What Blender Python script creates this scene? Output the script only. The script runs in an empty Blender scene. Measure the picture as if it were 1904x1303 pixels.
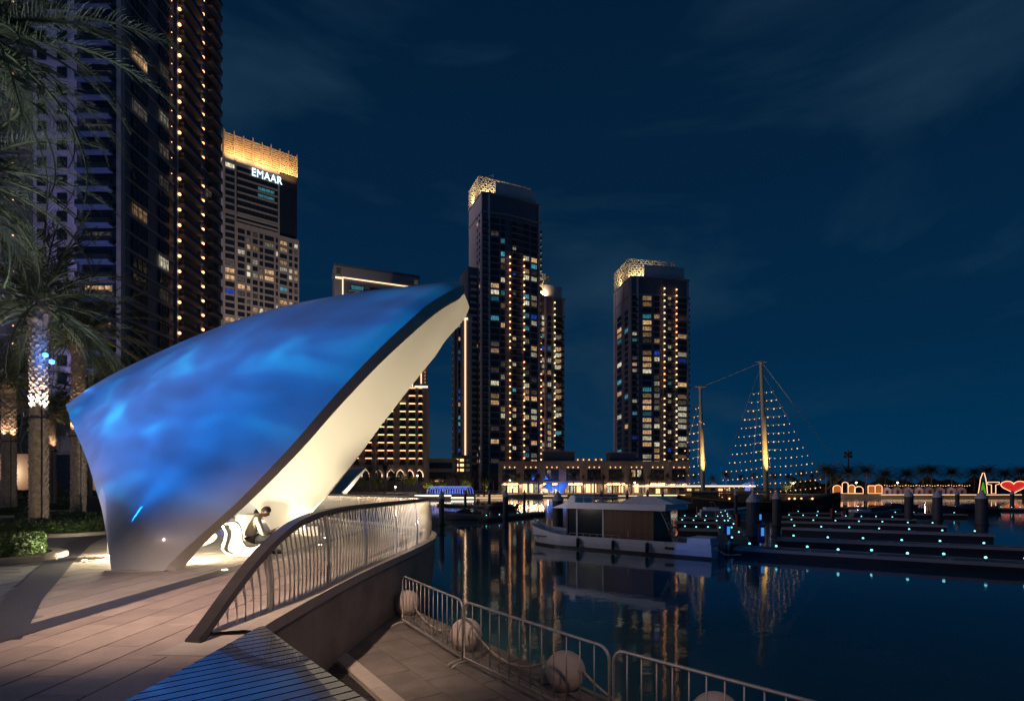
import bpy, math, random
from mathutils import Vector, Matrix
random.seed(7)
PI = math.pi
S = bpy.context.scene
C = S.collection

# ------------------------------------------------------------------ camera
HZ, FPX, CX, EYE = 905.0, 1000.0, 952.0, 1.7
cd = bpy.data.cameras.new('camera'); cam = bpy.data.objects.new('camera', cd); C.objects.link(cam)
cam.location = (0, 0, EYE); cam.rotation_euler = (PI/2, 0, 0)
cd.sensor_width = 36; cd.lens = FPX/1904*36; cd.shift_y = (HZ-651.5)/1904
cd.clip_start = 0.1; cd.clip_end = 6000
S.camera = cam

# ------------------------------------------------------------------ world: late dusk sky with thin cloud
w = bpy.data.worlds.new('World'); S.world = w; w.use_nodes = True
nt = w.node_tree; nt.nodes.clear()
def N(tree, t, **kw):
    n = tree.nodes.new(t)
    for k, v in kw.items():
        if k.startswith('i_'): n.inputs[k[2:].replace('_', ' ')].default_value = v
        else: setattr(n, k, v)
    return n
SUN_EL, SUN_AZ = math.radians(9), math.radians(-95)   # soft city glow comes from behind and to the left
out = N(nt, 'ShaderNodeOutputWorld')
sky = N(nt, 'ShaderNodeTexSky'); sky.sky_type = 'NISHITA'; sky.sun_disc = False
sky.sun_elevation = math.radians(-5.0); sky.sun_rotation = SUN_AZ; sky.altitude = 0
bg = N(nt, 'ShaderNodeBackground'); bg.inputs['Strength'].default_value = 0.05
tc = N(nt, 'ShaderNodeTexCoord'); sep = N(nt, 'ShaderNodeSeparateXYZ')
nt.links.new(tc.outputs['Generated'], sep.inputs[0])
ramp = N(nt, 'ShaderNodeValToRGB')
e = ramp.color_ramp.elements
e[0].position = 0.0; e[0].color = (0.0005, 0.026, 0.072, 1)
e[1].position = 0.8; e[1].color = (0.0008, 0.0082, 0.025, 1)
m1 = ramp.color_ramp.elements.new(0.22); m1.color = (0.0006, 0.0165, 0.047, 1)
m2 = ramp.color_ramp.elements.new(0.48); m2.color = (0.0009, 0.0115, 0.034, 1)
nt.links.new(sep.outputs['Z'], ramp.inputs[0])
mp = N(nt, 'ShaderNodeMapping'); mp.inputs['Scale'].default_value = (1.3, 1.3, 3.4); mp.inputs['Rotation'].default_value = (0.3, 0.5, 0.2)
nz = N(nt, 'ShaderNodeTexNoise', i_Scale=1.5, i_Detail=5.0, i_Roughness=0.55, i_Distortion=0.7)
cr = N(nt, 'ShaderNodeValToRGB'); cr.color_ramp.elements[0].position = 0.46; cr.color_ramp.elements[1].position = 0.78
nt.links.new(tc.outputs['Generated'], mp.inputs[0]); nt.links.new(mp.outputs[0], nz.inputs['Vector']); nt.links.new(nz.outputs['Fac'], cr.inputs[0])
cm = N(nt, 'ShaderNodeMix', data_type='RGBA'); cm.inputs['B'].default_value = (0.010, 0.032, 0.060, 1)
cmul = N(nt, 'ShaderNodeMath', operation='MULTIPLY'); cmul.inputs[1].default_value = 0.95
nt.links.new(cr.outputs[0], cmul.inputs[0]); nt.links.new(cmul.outputs[0], cm.inputs['Factor']); nt.links.new(ramp.outputs[0], cm.inputs['A'])
bg2 = N(nt, 'ShaderNodeBackground'); nt.links.new(cm.outputs['Result'], bg2.inputs['Color']); bg2.inputs['Strength'].default_value = 1.3
nt.links.new(sky.outputs[0], bg.inputs['Color'])
addw = N(nt, 'ShaderNodeAddShader'); nt.links.new(bg.outputs[0], addw.inputs[0]); nt.links.new(bg2.outputs[0], addw.inputs[1])
nt.links.new(addw.outputs[0], out.inputs[0])

sd = bpy.data.lights.new('sun', 'SUN'); so = bpy.data.objects.new('sun', sd); C.objects.link(so)
sd.energy = 0.60; sd.angle = math.radians(25); sd.color = (1.0, 0.80, 0.86)
sdir = Vector((math.sin(SUN_AZ)*math.cos(SUN_EL), math.cos(SUN_AZ)*math.cos(SUN_EL), math.sin(SUN_EL)))
so.rotation_euler = (-sdir).to_track_quat('-Z', 'Y').to_euler()
S.view_settings.view_transform = 'Standard'; S.view_settings.look = 'None'
S.view_settings.exposure = 0.0; S.view_settings.gamma = 1.0; S.view_settings.use_curve_mapping = False
S.render.engine = 'CYCLES'
cy = S.cycles
cy.use_denoising = True
try: cy.denoiser = 'OPENIMAGEDENOISE'
except Exception: pass
cy.max_bounces = 7; cy.diffuse_bounces = 3; cy.glossy_bounces = 4; cy.transmission_bounces = 4
cy.sample_clamp_indirect = 2.0; cy.sample_clamp_direct = 0.0
cy.caustics_reflective = False; cy.caustics_refractive = False; cy.use_light_tree = True

# ------------------------------------------------------------------ helpers
def P(x, y, Y): return Vector(((x-CX)/FPX*Y, Y, EYE-(y-HZ)/FPX*Y))      # photo measure + distance -> place
def G(x, y, z=0.0): return P(x, y, (EYE-z)*FPX/(y-HZ))                    # photo measure on a level plane
def V(*a): return Vector(a)

def link(o, parent=None):
    C.objects.link(o)
    if parent is not None: o.parent = parent
    return o
def tag(o, label=None, cat=None, group=None, kind=None):
    if label: o['label'] = label
    if cat: o['category'] = cat
    if group: o['group'] = group
    if kind: o['kind'] = kind
    return o
def thing(name, label, cat, loc=(0, 0, 0), rz=0.0, group=None):
    o = bpy.data.objects.new(name, None); o.empty_display_size = 0.2
    C.objects.link(o); o.location = loc; o.rotation_euler = (0, 0, rz)
    return tag(o, label, cat, group)
def inst(name, mesh, parent=None, loc=(0, 0, 0), rot=(0, 0, 0), scale=(1, 1, 1)):
    o = bpy.data.objects.new(name, mesh); link(o, parent)
    o.location = loc; o.rotation_euler = rot; o.scale = scale
    return o
def copy_tree(o, parent=None):
    c = o.copy(); C.objects.link(c); c.parent = parent
    for ch in list(o.children): copy_tree(ch, c)
    return c

class MB:
    def __init__(s): s.v = []; s.f = []; s.m = []
    def add(s, vs, fs, mi=0):
        b = len(s.v); s.v += [tuple(q) for q in vs]
        for f in fs: s.f.append(tuple(b+i for i in f)); s.m.append(mi)
    def pbox(s, o, a, b, c, mi=0):
        o, a, b, c = Vector(o), Vector(a), Vector(b), Vector(c)
        vs = [o, o+a, o+a+b, o+b, o+c, o+a+c, o+a+b+c, o+b+c]
        s.add(vs, [(0,3,2,1),(4,5,6,7),(0,1,5,4),(1,2,6,5),(2,3,7,6),(3,0,4,7)], mi)
    def box(s, x0, x1, y0, y1, z0, z1, mi=0): s.pbox((x0,y0,z0),(x1-x0,0,0),(0,y1-y0,0),(0,0,z1-z0),mi)
    def prism(s, poly, z0, z1, mi=0, caps=True):
        n = len(poly)
        vs = [(p[0],p[1],z0) for p in poly]+[(p[0],p[1],z1) for p in poly]
        fs = [(i,(i+1)%n,n+(i+1)%n,n+i) for i in range(n)]
        if caps: fs += [tuple(range(n-1,-1,-1)), tuple(range(n,2*n))]
        s.add(vs, fs, mi)
    def tube(s, pts, r, n=6, mi=0, caps=True, closed=False):
        pts = [Vector(p) for p in pts]; L = len(pts)
        rs = r if isinstance(r, (list, tuple)) else [r]*L
        rings = []; pu = None
        for i, p in enumerate(pts):
            if closed: d = pts[(i+1)%L]-pts[i-1]
            else: d = pts[min(i+1,L-1)]-pts[max(i-1,0)]
            if d.length < 1e-9: d = Vector((0,0,1))
            d.normalize()
            if pu is None:
                up = Vector((0,0,1)) if abs(d.z) < 0.9 else Vector((1,0,0))
                u = d.cross(up).normalized()
            else:
                u = pu-d*pu.dot(d)
                if u.length < 1e-6: u = d.orthogonal()
                u.normalize()
            pu = u; v = d.cross(u)
            rings.append([p+(u*math.cos(2*PI*k/n)+v*math.sin(2*PI*k/n))*rs[i] for k in range(n)])
        vs = [q for rg in rings for q in rg]; fs = []
        for i in range(L if closed else L-1):
            j = (i+1)%L
            for k in range(n): fs.append((i*n+k, i*n+(k+1)%n, j*n+(k+1)%n, j*n+k))
        if caps and not closed: fs += [tuple(range(n-1,-1,-1)), tuple((L-1)*n+k for k in range(n))]
        s.add(vs, fs, mi)
    def lathe(s, prof, n=16, c=(0,0,0), mi=0):
        vs = []; fs = []; L = len(prof)
        for r, z in prof:
            for k in range(n): vs.append((c[0]+r*math.cos(2*PI*k/n), c[1]+r*math.sin(2*PI*k/n), c[2]+z))
        for i in range(L-1):
            for k in range(n): fs.append((i*n+k, i*n+(k+1)%n, (i+1)*n+(k+1)%n, (i+1)*n+k))
        fs += [tuple(range(n-1,-1,-1)), tuple((L-1)*n+k for k in range(n))]
        s.add(vs, fs, mi)
    def grid(s, rows, mi=0, closed=False):
        nr, nc = len(rows), len(rows[0]); vs = [q for r in rows for q in r]; fs = []
        for i in range(nr-1):
            for j in range(nc if closed else nc-1):
                fs.append((i*nc+j, i*nc+(j+1)%nc, (i+1)*nc+(j+1)%nc, (i+1)*nc+j))
        s.add(vs, fs, mi)
    def mesh(s, name, mats, smooth=False, sub=(0,0,0)):
        me = bpy.data.meshes.new(name); sx, sy, sz = sub
        me.from_pydata([(a-sx,b-sy,c-sz) for a,b,c in s.v] if any(sub) else s.v, [], s.f)
        for m in (mats if isinstance(mats,(list,tuple)) else [mats]): me.materials.append(m)
        me.polygons.foreach_set('material_index', s.m)
        if smooth:
            me.polygons.foreach_set('use_smooth', [True]*len(s.f))
        me.update(); return me
    def build(s, name, mats, parent=None, smooth=False, world=True):
        sub = tuple(parent.location) if (parent is not None and world) else (0,0,0)
        return inst(name, s.mesh(name, mats, smooth, sub), parent)
def smooth_angle(o, ang=40):
    me = o.data
    me.polygons.foreach_set('use_smooth', [True]*len(me.polygons))
    try: me.set_sharp_from_angle(angle=math.radians(ang))
    except Exception: pass
    return o

# ------------------------------------------------------------------ materials
MAT = {}
def pm(name, col, rough=0.6, metal=0.0, var=0.0, vscale=3.0, bump=0.0, bscale=20.0, coat=0.0, spec=0.5, objrand=0.0, coords='Object'):
    m = bpy.data.materials.new(name); m.use_nodes = True; t = m.node_tree; b = t.nodes['Principled BSDF']
    b.inputs['Base Color'].default_value = (*col, 1); b.inputs['Roughness'].default_value = rough
    b.inputs['Metallic'].default_value = metal; b.inputs['Coat Weight'].default_value = coat
    b.inputs['Specular IOR Level'].default_value = spec
    tcn = N(t, 'ShaderNodeTexCoord'); src = tcn.outputs['Object']
    last = None
    if var > 0:
        n1 = N(t, 'ShaderNodeTexNoise', i_Scale=vscale, i_Detail=6.0, i_Roughness=0.65)
        if coords == 'World':
            g = N(t, 'ShaderNodeNewGeometry'); src = g.outputs['Position']
        t.links.new(src, n1.inputs['Vector'])
        hs = N(t, 'ShaderNodeMapRange'); hs.inputs['From Min'].default_value = 0.3; hs.inputs['From Max'].default_value = 0.7
        hs.inputs['To Min'].default_value = 1-var; hs.inputs['To Max'].default_value = 1+var
        t.links.new(n1.outputs['Fac'], hs.inputs['Value']); last = hs.outputs[0]
        rr = N(t, 'ShaderNodeMapRange'); rr.inputs['To Min'].default_value = max(0.02, rough-0.12); rr.inputs['To Max'].default_value = min(1, rough+0.12)
        t.links.new(n1.outputs['Fac'], rr.inputs['Value']); t.links.new(rr.outputs[0], b.inputs['Roughness'])
    if objrand > 0:
        oi = N(t, 'ShaderNodeObjectInfo'); mr = N(t, 'ShaderNodeMapRange')
        mr.inputs['To Min'].default_value = 1-objrand; mr.inputs['To Max'].default_value = 1+objrand
        t.links.new(oi.outputs['Random'], mr.inputs['Value'])
        if last is None: last = mr.outputs[0]
        else:
            mm = N(t, 'ShaderNodeMath', operation='MULTIPLY'); t.links.new(last, mm.inputs[0]); t.links.new(mr.outputs[0], mm.inputs[1]); last = mm.outputs[0]
    if last is not None:
        vm = N(t, 'ShaderNodeVectorMath', operation='SCALE'); vm.inputs[0].default_value = col
        t.links.new(last, vm.inputs['Scale']); t.links.new(vm.outputs[0], b.inputs['Base Color'])
    if bump > 0:
        n2 = N(t, 'ShaderNodeTexNoise', i_Scale=bscale, i_Detail=4.0); t.links.new(src, n2.inputs['Vector'])
        bp = N(t, 'ShaderNodeBump', i_Strength=bump, i_Distance=0.02); t.links.new(n2.outputs['Fac'], bp.inputs['Height'])
        t.links.new(bp.outputs[0], b.inputs['Normal'])
    MAT[name] = m; return m
def em(name, col, strength, sample=False, base=(0.1,0.1,0.1)):
    m = bpy.data.materials.new(name); m.use_nodes = True; b = m.node_tree.nodes['Principled BSDF']
    b.inputs['Base Color'].default_value = (*base, 1)
    b.inputs['Emission Color'].default_value = (*col, 1); b.inputs['Emission Strength'].default_value = strength
    m.cycles.emission_sampling = 'AUTO' if sample else 'NONE'
    MAT[name] = m; return m
def lit_window(name, col, lo, hi):
    m = bpy.data.materials.new(name); m.use_nodes = True; t = m.node_tree; b = t.nodes['Principled BSDF']
    b.inputs['Base Color'].default_value = (0.03,0.03,0.035,1); b.inputs['Roughness'].default_value = 0.15
    oi = N(t, 'ShaderNodeObjectInfo'); mr = N(t, 'ShaderNodeMapRange'); mr.inputs['To Min'].default_value = lo; mr.inputs['To Max'].default_value = hi
    t.links.new(oi.outputs['Random'], mr.inputs['Value'])
    tcn = N(t, 'ShaderNodeTexCoord'); mp_ = N(t, 'ShaderNodeMapping'); mp_.inputs['Scale'].default_value = (1.6,1.6,0.5)
    t.links.new(tcn.outputs['Object'], mp_.inputs[0])
    av = N(t, 'ShaderNodeVectorMath', operation='ADD'); t.links.new(mp_.outputs[0], av.inputs[0])
    cb = N(t, 'ShaderNodeCombineXYZ'); ml = N(t, 'ShaderNodeMath', operation='MULTIPLY'); ml.inputs[1].default_value = 97.0
    t.links.new(oi.outputs['Random'], ml.inputs[0])
    for k in range(3): t.links.new(ml.outputs[0], cb.inputs[k])
    t.links.new(cb.outputs[0], av.inputs[1])
    n1 = N(t, 'ShaderNodeTexNoise', i_Scale=1.4, i_Detail=3.0, i_Roughness=0.7); t.links.new(av.outputs[0], n1.inputs['Vector'])
    m2_ = N(t, 'ShaderNodeMapRange'); m2_.inputs['From Min'].default_value = 0.33; m2_.inputs['From Max'].default_value = 0.66
    m2_.inputs['To Min'].default_value = 0.12; m2_.inputs['To Max'].default_value = 1.35
    t.links.new(n1.outputs['Fac'], m2_.inputs['Value'])
    mu = N(t, 'ShaderNodeMath', operation='MULTIPLY'); t.links.new(m2_.outputs[0], mu.inputs[0]); t.links.new(mr.outputs[0], mu.inputs[1])
    b.inputs['Emission Color'].default_value = (*col,1); t.links.new(mu.outputs[0], b.inputs['Emission Strength'])
    m.cycles.emission_sampling = 'NONE'; MAT[name] = m; return m

pm('shell', (0.66,0.655,0.64), 0.36, var=0.03, vscale=1.5, coat=0.25)
pm('shell_inner', (0.74,0.72,0.68), 0.65, spec=0.25)
pm('shell_rim', (0.70,0.62,0.54), 0.5, var=0.05)
pm('plaza_base', (0.11,0.10,0.095), 0.8, var=0.2, vscale=2)
pm('paver_pink', (0.40,0.325,0.285), 0.55, var=0.18, vscale=2.2, bump=0.35, bscale=40, objrand=0.10, coords='World')
pm('paver_cream', (0.43,0.38,0.335), 0.5, var=0.12, vscale=1.5, bump=0.25, bscale=40, objrand=0.06, coords='World')
pm('paver_grey', (0.22,0.22,0.23), 0.55, var=0.16, vscale=1.8, bump=0.25, bscale=40, objrand=0.08, coords='World')
pm('granite_dark', (0.055,0.056,0.062), 0.45, var=0.25, vscale=6, coords='World')
pm('kerb_stone', (0.44,0.39,0.35), 0.6, var=0.12, vscale=4, coords='World')
pm('quay_concrete', (0.30,0.26,0.23), 0.7, var=0.3, vscale=0.9, bump=0.3, bscale=12, coords='World')
pm('quay_slab', (0.20,0.175,0.16), 0.65, var=0.3, vscale=1.6, bump=0.4, bscale=18, objrand=0.12, coords='World')
pm('wood_slat', (0.040,0.046,0.058), 0.22, var=0.22, vscale=5, bump=0.12, bscale=30, objrand=0.2, coords='World', coat=0.9, spec=0.9)
pm('rail_dark', (0.035,0.032,0.035), 0.35, var=0.2)
pm('steel', (0.66,0.62,0.56), 0.4, metal=0.15, var=0.12)
pm('galvanised', (0.42,0.40,0.38), 0.45, metal=0.5, var=0.25, vscale=12)
pm('ball_stone', (0.60,0.50,0.44), 0.65, var=0.12, vscale=4, bump=0.2, bscale=60)
pm('rope', (0.50,0.42,0.34), 0.9, var=0.2, vscale=30)
pm('tower_glass', (0.022,0.030,0.045), 0.12, spec=0.6)
pm('tower_dark', (0.12,0.13,0.17), 0.55, var=0.12, vscale=0.2)
pm('tower_stone', (0.58,0.51,0.54), 0.75, var=0.08, vscale=0.15)
pm('tower_purple', (0.60,0.54,0.78), 0.75, var=0.06, vscale=0.2)
pm('tower_beige', (0.44,0.38,0.35), 0.75, var=0.08, vscale=0.2)
pm('slab_grey', (0.30,0.29,0.31), 0.7)
pm('slab_blue', (0.12,0.19,0.46), 0.6)
pm('frame_dark', (0.03,0.03,0.034), 0.5)
pm('lattice', (0.75,0.68,0.52), 0.6)
pm('gold_screen', (0.72,0.55,0.34), 0.55)
pm('palm_leaf', (0.11,0.145,0.085), 0.5, objrand=0.45, spec=0.35)
pm('palm_leaf_far', (0.055,0.065,0.045), 0.6, objrand=0.4)
pm('palm_bark', (0.33,0.27,0.235), 0.85, var=0.35, vscale=7, bump=0.6, bscale=25)
pm('palm_bark_dark', (0.14,0.10,0.08), 0.9, var=0.35, vscale=7)
pm('leaf_green', (0.065,0.12,0.04), 0.55, var=0.4, vscale=5, objrand=0.25)
pm('leaf_lime', (0.20,0.22,0.03), 0.6, var=0.4, vscale=0.8, objrand=0.3)
pm('soil', (0.04,0.03,0.025), 0.95)
pm('white_plastic', (0.78,0.77,0.74), 0.3, coat=0.3)
pm('boat_white', (0.80,0.83,0.95), 0.35, var=0.05, coat=0.3)
pm('boat_dark', (0.02,0.022,0.028), 0.35)
pm('boat_grey', (0.16,0.16,0.18), 0.4)
pm('boat_wood', (0.16,0.085,0.06), 0.55, var=0.3, vscale=3, objrand=0.2)
pm('boat_red', (0.16,0.03,0.03), 0.5)
pm('pile_dark', (0.04,0.045,0.055), 0.6, var=0.2)
pm('pile_cap', (0.48,0.46,0.52), 0.55)
pm('dock_deck', (0.17,0.155,0.16), 0.8, var=0.2, vscale=0.8)
pm('dock_side', (0.018,0.018,0.02), 0.7)
pm('dock_edge', (0.30,0.28,0.29), 0.6)
pm('mast_cream', (0.62,0.52,0.32), 0.5)
pm('ship_hull', (0.05,0.035,0.03), 0.6)
pm('ship_wood', (0.35,0.21,0.10), 0.6)
pm('cable', (0.30,0.30,0.30), 0.6)
pm('far_stone', (0.34,0.285,0.26), 0.75, var=0.1, vscale=0.3)
pm('far_ground', (0.20,0.17,0.15), 0.8, var=0.2, vscale=0.1, coords='World')
pm('skin', (0.42,0.25,0.18), 0.5)
pm('hair', (0.014,0.012,0.013), 0.5, bump=0.5, bscale=120)
pm('shirt', (0.62,0.56,0.47), 0.85, var=0.12, vscale=14, bump=0.4, bscale=25)
pm('trousers', (0.016,0.017,0.024), 0.85)
pm('shoe', (0.02,0.02,0.02), 0.5)
pm('black_plastic', (0.015,0.015,0.017), 0.4)
pm('blue_plastic', (0.01,0.05,0.25), 0.4)
pm('awning', (0.66,0.56,0.50), 0.85)
pm('hut_pink', (0.34,0.24,0.29), 0.8, objrand=0.2)
em('bulb_warm', (1.0,0.43,0.18), 3.6)
em('bulb_gold', (1.0,0.52,0.20), 2.2)
em('bulb_white', (1.0,0.85,0.66), 6.0)
em('bulb_cyan', (0.18,0.72,0.80), 2.8)
em('bulb_blue', (0.05,0.25,1.0), 6.0)
em('neon_warm', (1.0,0.46,0.24), 2.2)
em('neon_red', (1.0,0.03,0.02), 0.6)
em('soffit', (1.0,0.48,0.18), 4.5, True)
em('rail_led', (1.0,0.72,0.46), 40.0, True)
em('neon_orange', (1.0,0.26,0.02), 0.38)
em('neon_green', (0.10,0.45,0.03), 0.6)
em('neon_blue', (0.16,0.26,1.0), 1.6)
em('neon_white', (1.0,0.78,0.58), 2.2)
em('letter_glow', (0.55,0.80,1.0), 2.6)
em('shop_warm', (1.0,0.56,0.25), 2.0)
em('shop_white', (0.75,0.95,1.0), 1.6)
em('led_warm', (1.0,0.62,0.36), 2.0)
em('led_strip', (1.0,0.66,0.36), 1.4)
em('lens_warm', (1.0,0.84,0.60), 14.0)
em('screen', (0.5,0.75,1.0), 0.8)
em('pedestal_glow', (0.05,0.30,0.85), 0.9)
lit_window('win_warm', (1.0,0.60,0.30), 0.12, 0.95)
lit_window('win_white', (0.95,0.86,0.62), 0.12, 0.95)
lit_window('win_teal', (0.12,0.55,0.70), 0.15, 0.6)
lit_window('win_blue', (0.03,0.10,0.75), 0.2, 0.6)
lit_window('win_dim', (0.55,0.45,0.38), 0.04, 0.16)

# water: dark, almost still
m = bpy.data.materials.new('water'); m.use_nodes = True; t = m.node_tree; b = t.nodes['Principled BSDF']
b.inputs['Base Color'].default_value = (0.035,0.12,0.16,1); b.inputs['Roughness'].default_value = 0.05; b.inputs['IOR'].default_value = 1.33
g_ = N(t, 'ShaderNodeNewGeometry')
n1 = N(t, 'ShaderNodeTexNoise', i_Scale=1.6, i_Detail=3.0, i_Roughness=0.5); n2 = N(t, 'ShaderNodeTexNoise', i_Scale=0.25, i_Detail=2.0)
t.links.new(g_.outputs['Position'], n1.inputs['Vector']); t.links.new(g_.outputs['Position'], n2.inputs['Vector'])
ad = N(t, 'ShaderNodeMath', operation='ADD'); t.links.new(n1.outputs['Fac'], ad.inputs[0]); t.links.new(n2.outputs['Fac'], ad.inputs[1])
bp = N(t, 'ShaderNodeBump', i_Strength=0.05, i_Distance=0.1); t.links.new(ad.outputs[0], bp.inputs['Height']); t.links.new(bp.outputs[0], b.inputs['Normal'])
MAT['water'] = m

# ------------------------------------------------------------------ the setting
WZ = -2.2      # water level
QZ = -1.35     # lower quay level
FZ = -1.0      # far promenade level
wm = MB(); wm.add([(-500,-40,WZ),(900,-40,WZ),(900,700,WZ),(-500,700,WZ)], [(0,1,2,3)])
tag(wm.build('water', MAT['water']), kind='structure')

edge = [(-2.93,-8),(-2.93,2),(-2.93,5.4),(-3.05,6.6),(-3.04,9),(-2.95,11),(-2.75,13.5),(-2.6,15.8),(-2.62,17.8),(-2.95,19.8),(-3.8,21.8),(-5.2,23.8),(-7.2,26),(-9.8,29),(-12.5,32.5),(-16,37.5)]
def cr_spline(pts, n):
    out_ = []
    for i in range(len(pts)-1):
        p0 = Vector(pts[max(i-1,0)]); p1 = Vector(pts[i]); p2 = Vector(pts[i+1]); p3 = Vector(pts[min(i+2,len(pts)-1)])
        for k in range(n):
            u = k/n
            out_.append(0.5*((2*p1)+(p2-p0)*u+(2*p0-5*p1+4*p2-p3)*u*u+(3*p1-p0-3*p2+p3)*u*u*u))
    out_.append(Vector(pts[-1])); return out_
edge_s = [Vector((p[0],p[1],0)) for p in cr_spline([(a,b_,0) for a,b_ in edge], 5)]
far_edge = [(-19,48),(-22,70),(-26,110),(-30,150),(-33,196)]
poly = [(p.x,p.y) for p in edge_s]+far_edge+[(-300,196),(-300,-8)]
pl = MB(); pl.prism(poly, -0.5, -0.012)
plaza = tag(pl.build('plaza', MAT['plaza_base']), kind='structure')
# quay wall under the plaza edge
qw = MB(); wall_line = edge_s+[Vector((a,b_,0)) for a,b_ in far_edge]
prof = [(0.0,-0.02),(0.03,-0.5),(-0.02,-1.2),(-0.14,-2.0),(-0.2,-3.0)]
def offs(line, i, d):
    a = line[max(i-1,0)]; b_ = line[min(i+1,len(line)-1)]; dd = (b_-a); dd.z = 0; dd.normalize()
    return line[i]+Vector((dd.y,-dd.x,0))*d
rows = []
for o_, z_ in prof: rows.append([offs(wall_line,i,o_+0.02)+Vector((0,0,z_)) for i in range(len(wall_line))])
qw.grid(rows)
q = qw.build('quay_wall', MAT['quay_concrete'], smooth=True); tag(q, 'tall dark curved concrete wall below the white railing', 'quay wall')
cp = MB()
rows = [[offs(edge_s,i,d)+Vector((0,0,z)) for i in range(13,len(edge_s))] for d,z in ((-0.42,0.0),(-0.42,0.06),(-0.05,0.075),(0.10,0.05),(0.10,-0.10),(0.02,-0.12))]
cp.grid(rows); kerb = cp.build('kerb', MAT['kerb_stone'], smooth=False); tag(kerb, kind='structure')

# pavers of the plaza -------------------------------------------------
def band1_x(Y):   # centre of the curved dark band
    pts = [(6.0,-5.75),(6.8,-6.35),(8.2,-7.45),(9.7,-8.5),(12.5,-10.5),(16,-12.9),(19.8,-15.1),(24,-17.4)]
    for (ya,xa),(yb,xb) in zip(pts,pts[1:]):
        if ya <= Y <= yb: return xa+(xb-xa)*(Y-ya)/(yb-ya)
    return None
def in_edge(x, y):
    if y < 14: return x < -3.45
    xs = [p.x for p in edge_s if abs(p.y-y) < 0.8]
    return x < (min(xs) if xs else -50)-0.45
PW, PL_ = 0.45, 0.9
cand = []
for ix in range(0, 44):
    x0 = -3.47-PW*(ix+1)
    for iy in range(-2, 40):
        y0 = iy*PL_+(0.45 if ix % 2 else 0.0)-1.0
        cx_, cy_ = x0+PW/2, y0+PL_/2
        if not in_edge(x0+PW, cy_+0.45): continue
        if cy_ < 1.2 or cy_ > 32: continue
        if abs(cx_/max(cy_,0.1)) > 1.3: continue
        bx = band1_x(cy_)
        if cx_ > -5.75: kind_ = 'pink'
        elif bx is not None and cx_ > bx: kind_ = 'cream'
        elif bx is None and cy_ >= 6: kind_ = 'cream' if cx_ > -17 else 'grey'
        else: kind_ = 'grey'
        cand.append((cy_, cx_, kind_))
for iy in range(0,6): cand.append((1.0+iy*0.9,-3.205,'edge'))
cand.sort(key=lambda c: c[0]*c[0]+c[1]*c[1])
pmesh = {}
for k_ in ('pink','cream','grey','edge'):
    b_ = MB(); g = 0.008; hx, hy = (PW/2-g if k_ != 'edge' else 0.255), PL_/2-g
    b_.add([(-hx,-hy,-0.012),(hx,-hy,-0.012),(hx,hy,-0.012),(-hx,hy,-0.012),(-hx,-hy,-0.003),(hx,-hy,-0.003),(hx,hy,-0.003),(-hx,hy,-0.003),
            (-hx+.005,-hy+.005,0),(hx-.005,-hy+.005,0),(hx-.005,hy-.005,0),(-hx+.005,hy-.005,0)],
           [(0,1,5,4),(1,2,6,5),(2,3,7,6),(3,0,4,7),(4,5,9,8),(5,6,10,9),(6,7,11,10),(7,4,8,11),(8,9,10,11)])
    pmesh[k_] = b_.mesh('paver', MAT['paver_'+(k_ if k_ != 'edge' else 'pink')])
for y_, x_, k_ in cand[:290]:
    inst('paver', pmesh[k_], plaza, (x_,y_,random.uniform(-0.001,0.001)))
rest = {'pink':MB(),'cream':MB(),'grey':MB()}
for y_, x_, k_ in cand[290:]:
    hx, hy = PW/2-.006, PL_/2-.006; z = random.uniform(-0.001,0.001)
    rest[k_].add([(x_-hx,y_-hy,z),(x_+hx,y_-hy,z),(x_+hx,y_+hy,z),(x_-hx,y_+hy,z)], [(0,1,2,3)])
for k_, b_ in rest.items():
    if b_.v: tag(b_.build('paving', MAT['paver_'+k_], plaza), kind='stuff')
bd = MB()
ys = [6.0+0.5*i for i in range(37)]
rows = [[(band1_x(y)-0.27-0.012*(y-6),y,0.006) for y in ys],[(band1_x(y)+0.27+0.012*(y-6),y,0.006) for y in ys]]
bd.grid(rows); tag(bd.build('paving_band', MAT['granite_dark']), kind='structure')
bd = MB(); bd.add([(-6.0,-2,0.010),(-5.6,-2,0.010),(-5.55,24,0.010),(-5.9,24,0.010)], [(0,1,2,3)])
tag(bd.build('paving_band', MAT['granite_dark']), kind='structure')

# lower quay -----------------------------------------------------------
A_ = Vector((0.564,-0.826,0)); B_ = Vector((0.826,0.564,0))      # along the water edge / towards the water
E0 = Vector((-2.5,12.8,0))+B_*0.42                                # a point on the water edge
def LQ(a, b_, z=QZ): return E0+A_*a+B_*b_+Vector((0,0,z))
lq = MB(); pts = [LQ(-4.5,0),LQ(14,0),LQ(14,-8),LQ(-4.5,-8)]
lq.prism([(p.x,p.y) for p in pts], WZ-1.0, QZ-0.02)
low = tag(lq.build('lower_quay', MAT['quay_concrete']), kind='structure')
sm = {}
def slab_mesh(w_, l_, mat, name):
    key = (w_,l_,mat)
    if key not in sm:
        b_ = MB(); b_.pbox((-w_/2,-l_/2,-0.02),(w_,0,0),(0,l_,0),(0,0,0.014)); c_ = .012
        b_.add([(-w_/2,-l_/2,-0.006),(w_/2,-l_/2,-0.006),(w_/2,l_/2,-0.006),(-w_/2,l_/2,-0.006),(-w_/2+c_,-l_/2+c_,0),(w_/2-c_,-l_/2+c_,0),(w_/2-c_,l_/2-c_,0),(-w_/2+c_,l_/2-c_,0)],
               [(0,1,5,4),(1,2,6,5),(2,3,7,6),(3,0,4,7),(4,5,6,7)])
        sm[key] = b_.mesh(name, MAT[mat])
    return sm[key]
rzq = math.atan2(A_.y, A_.x)
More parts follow.
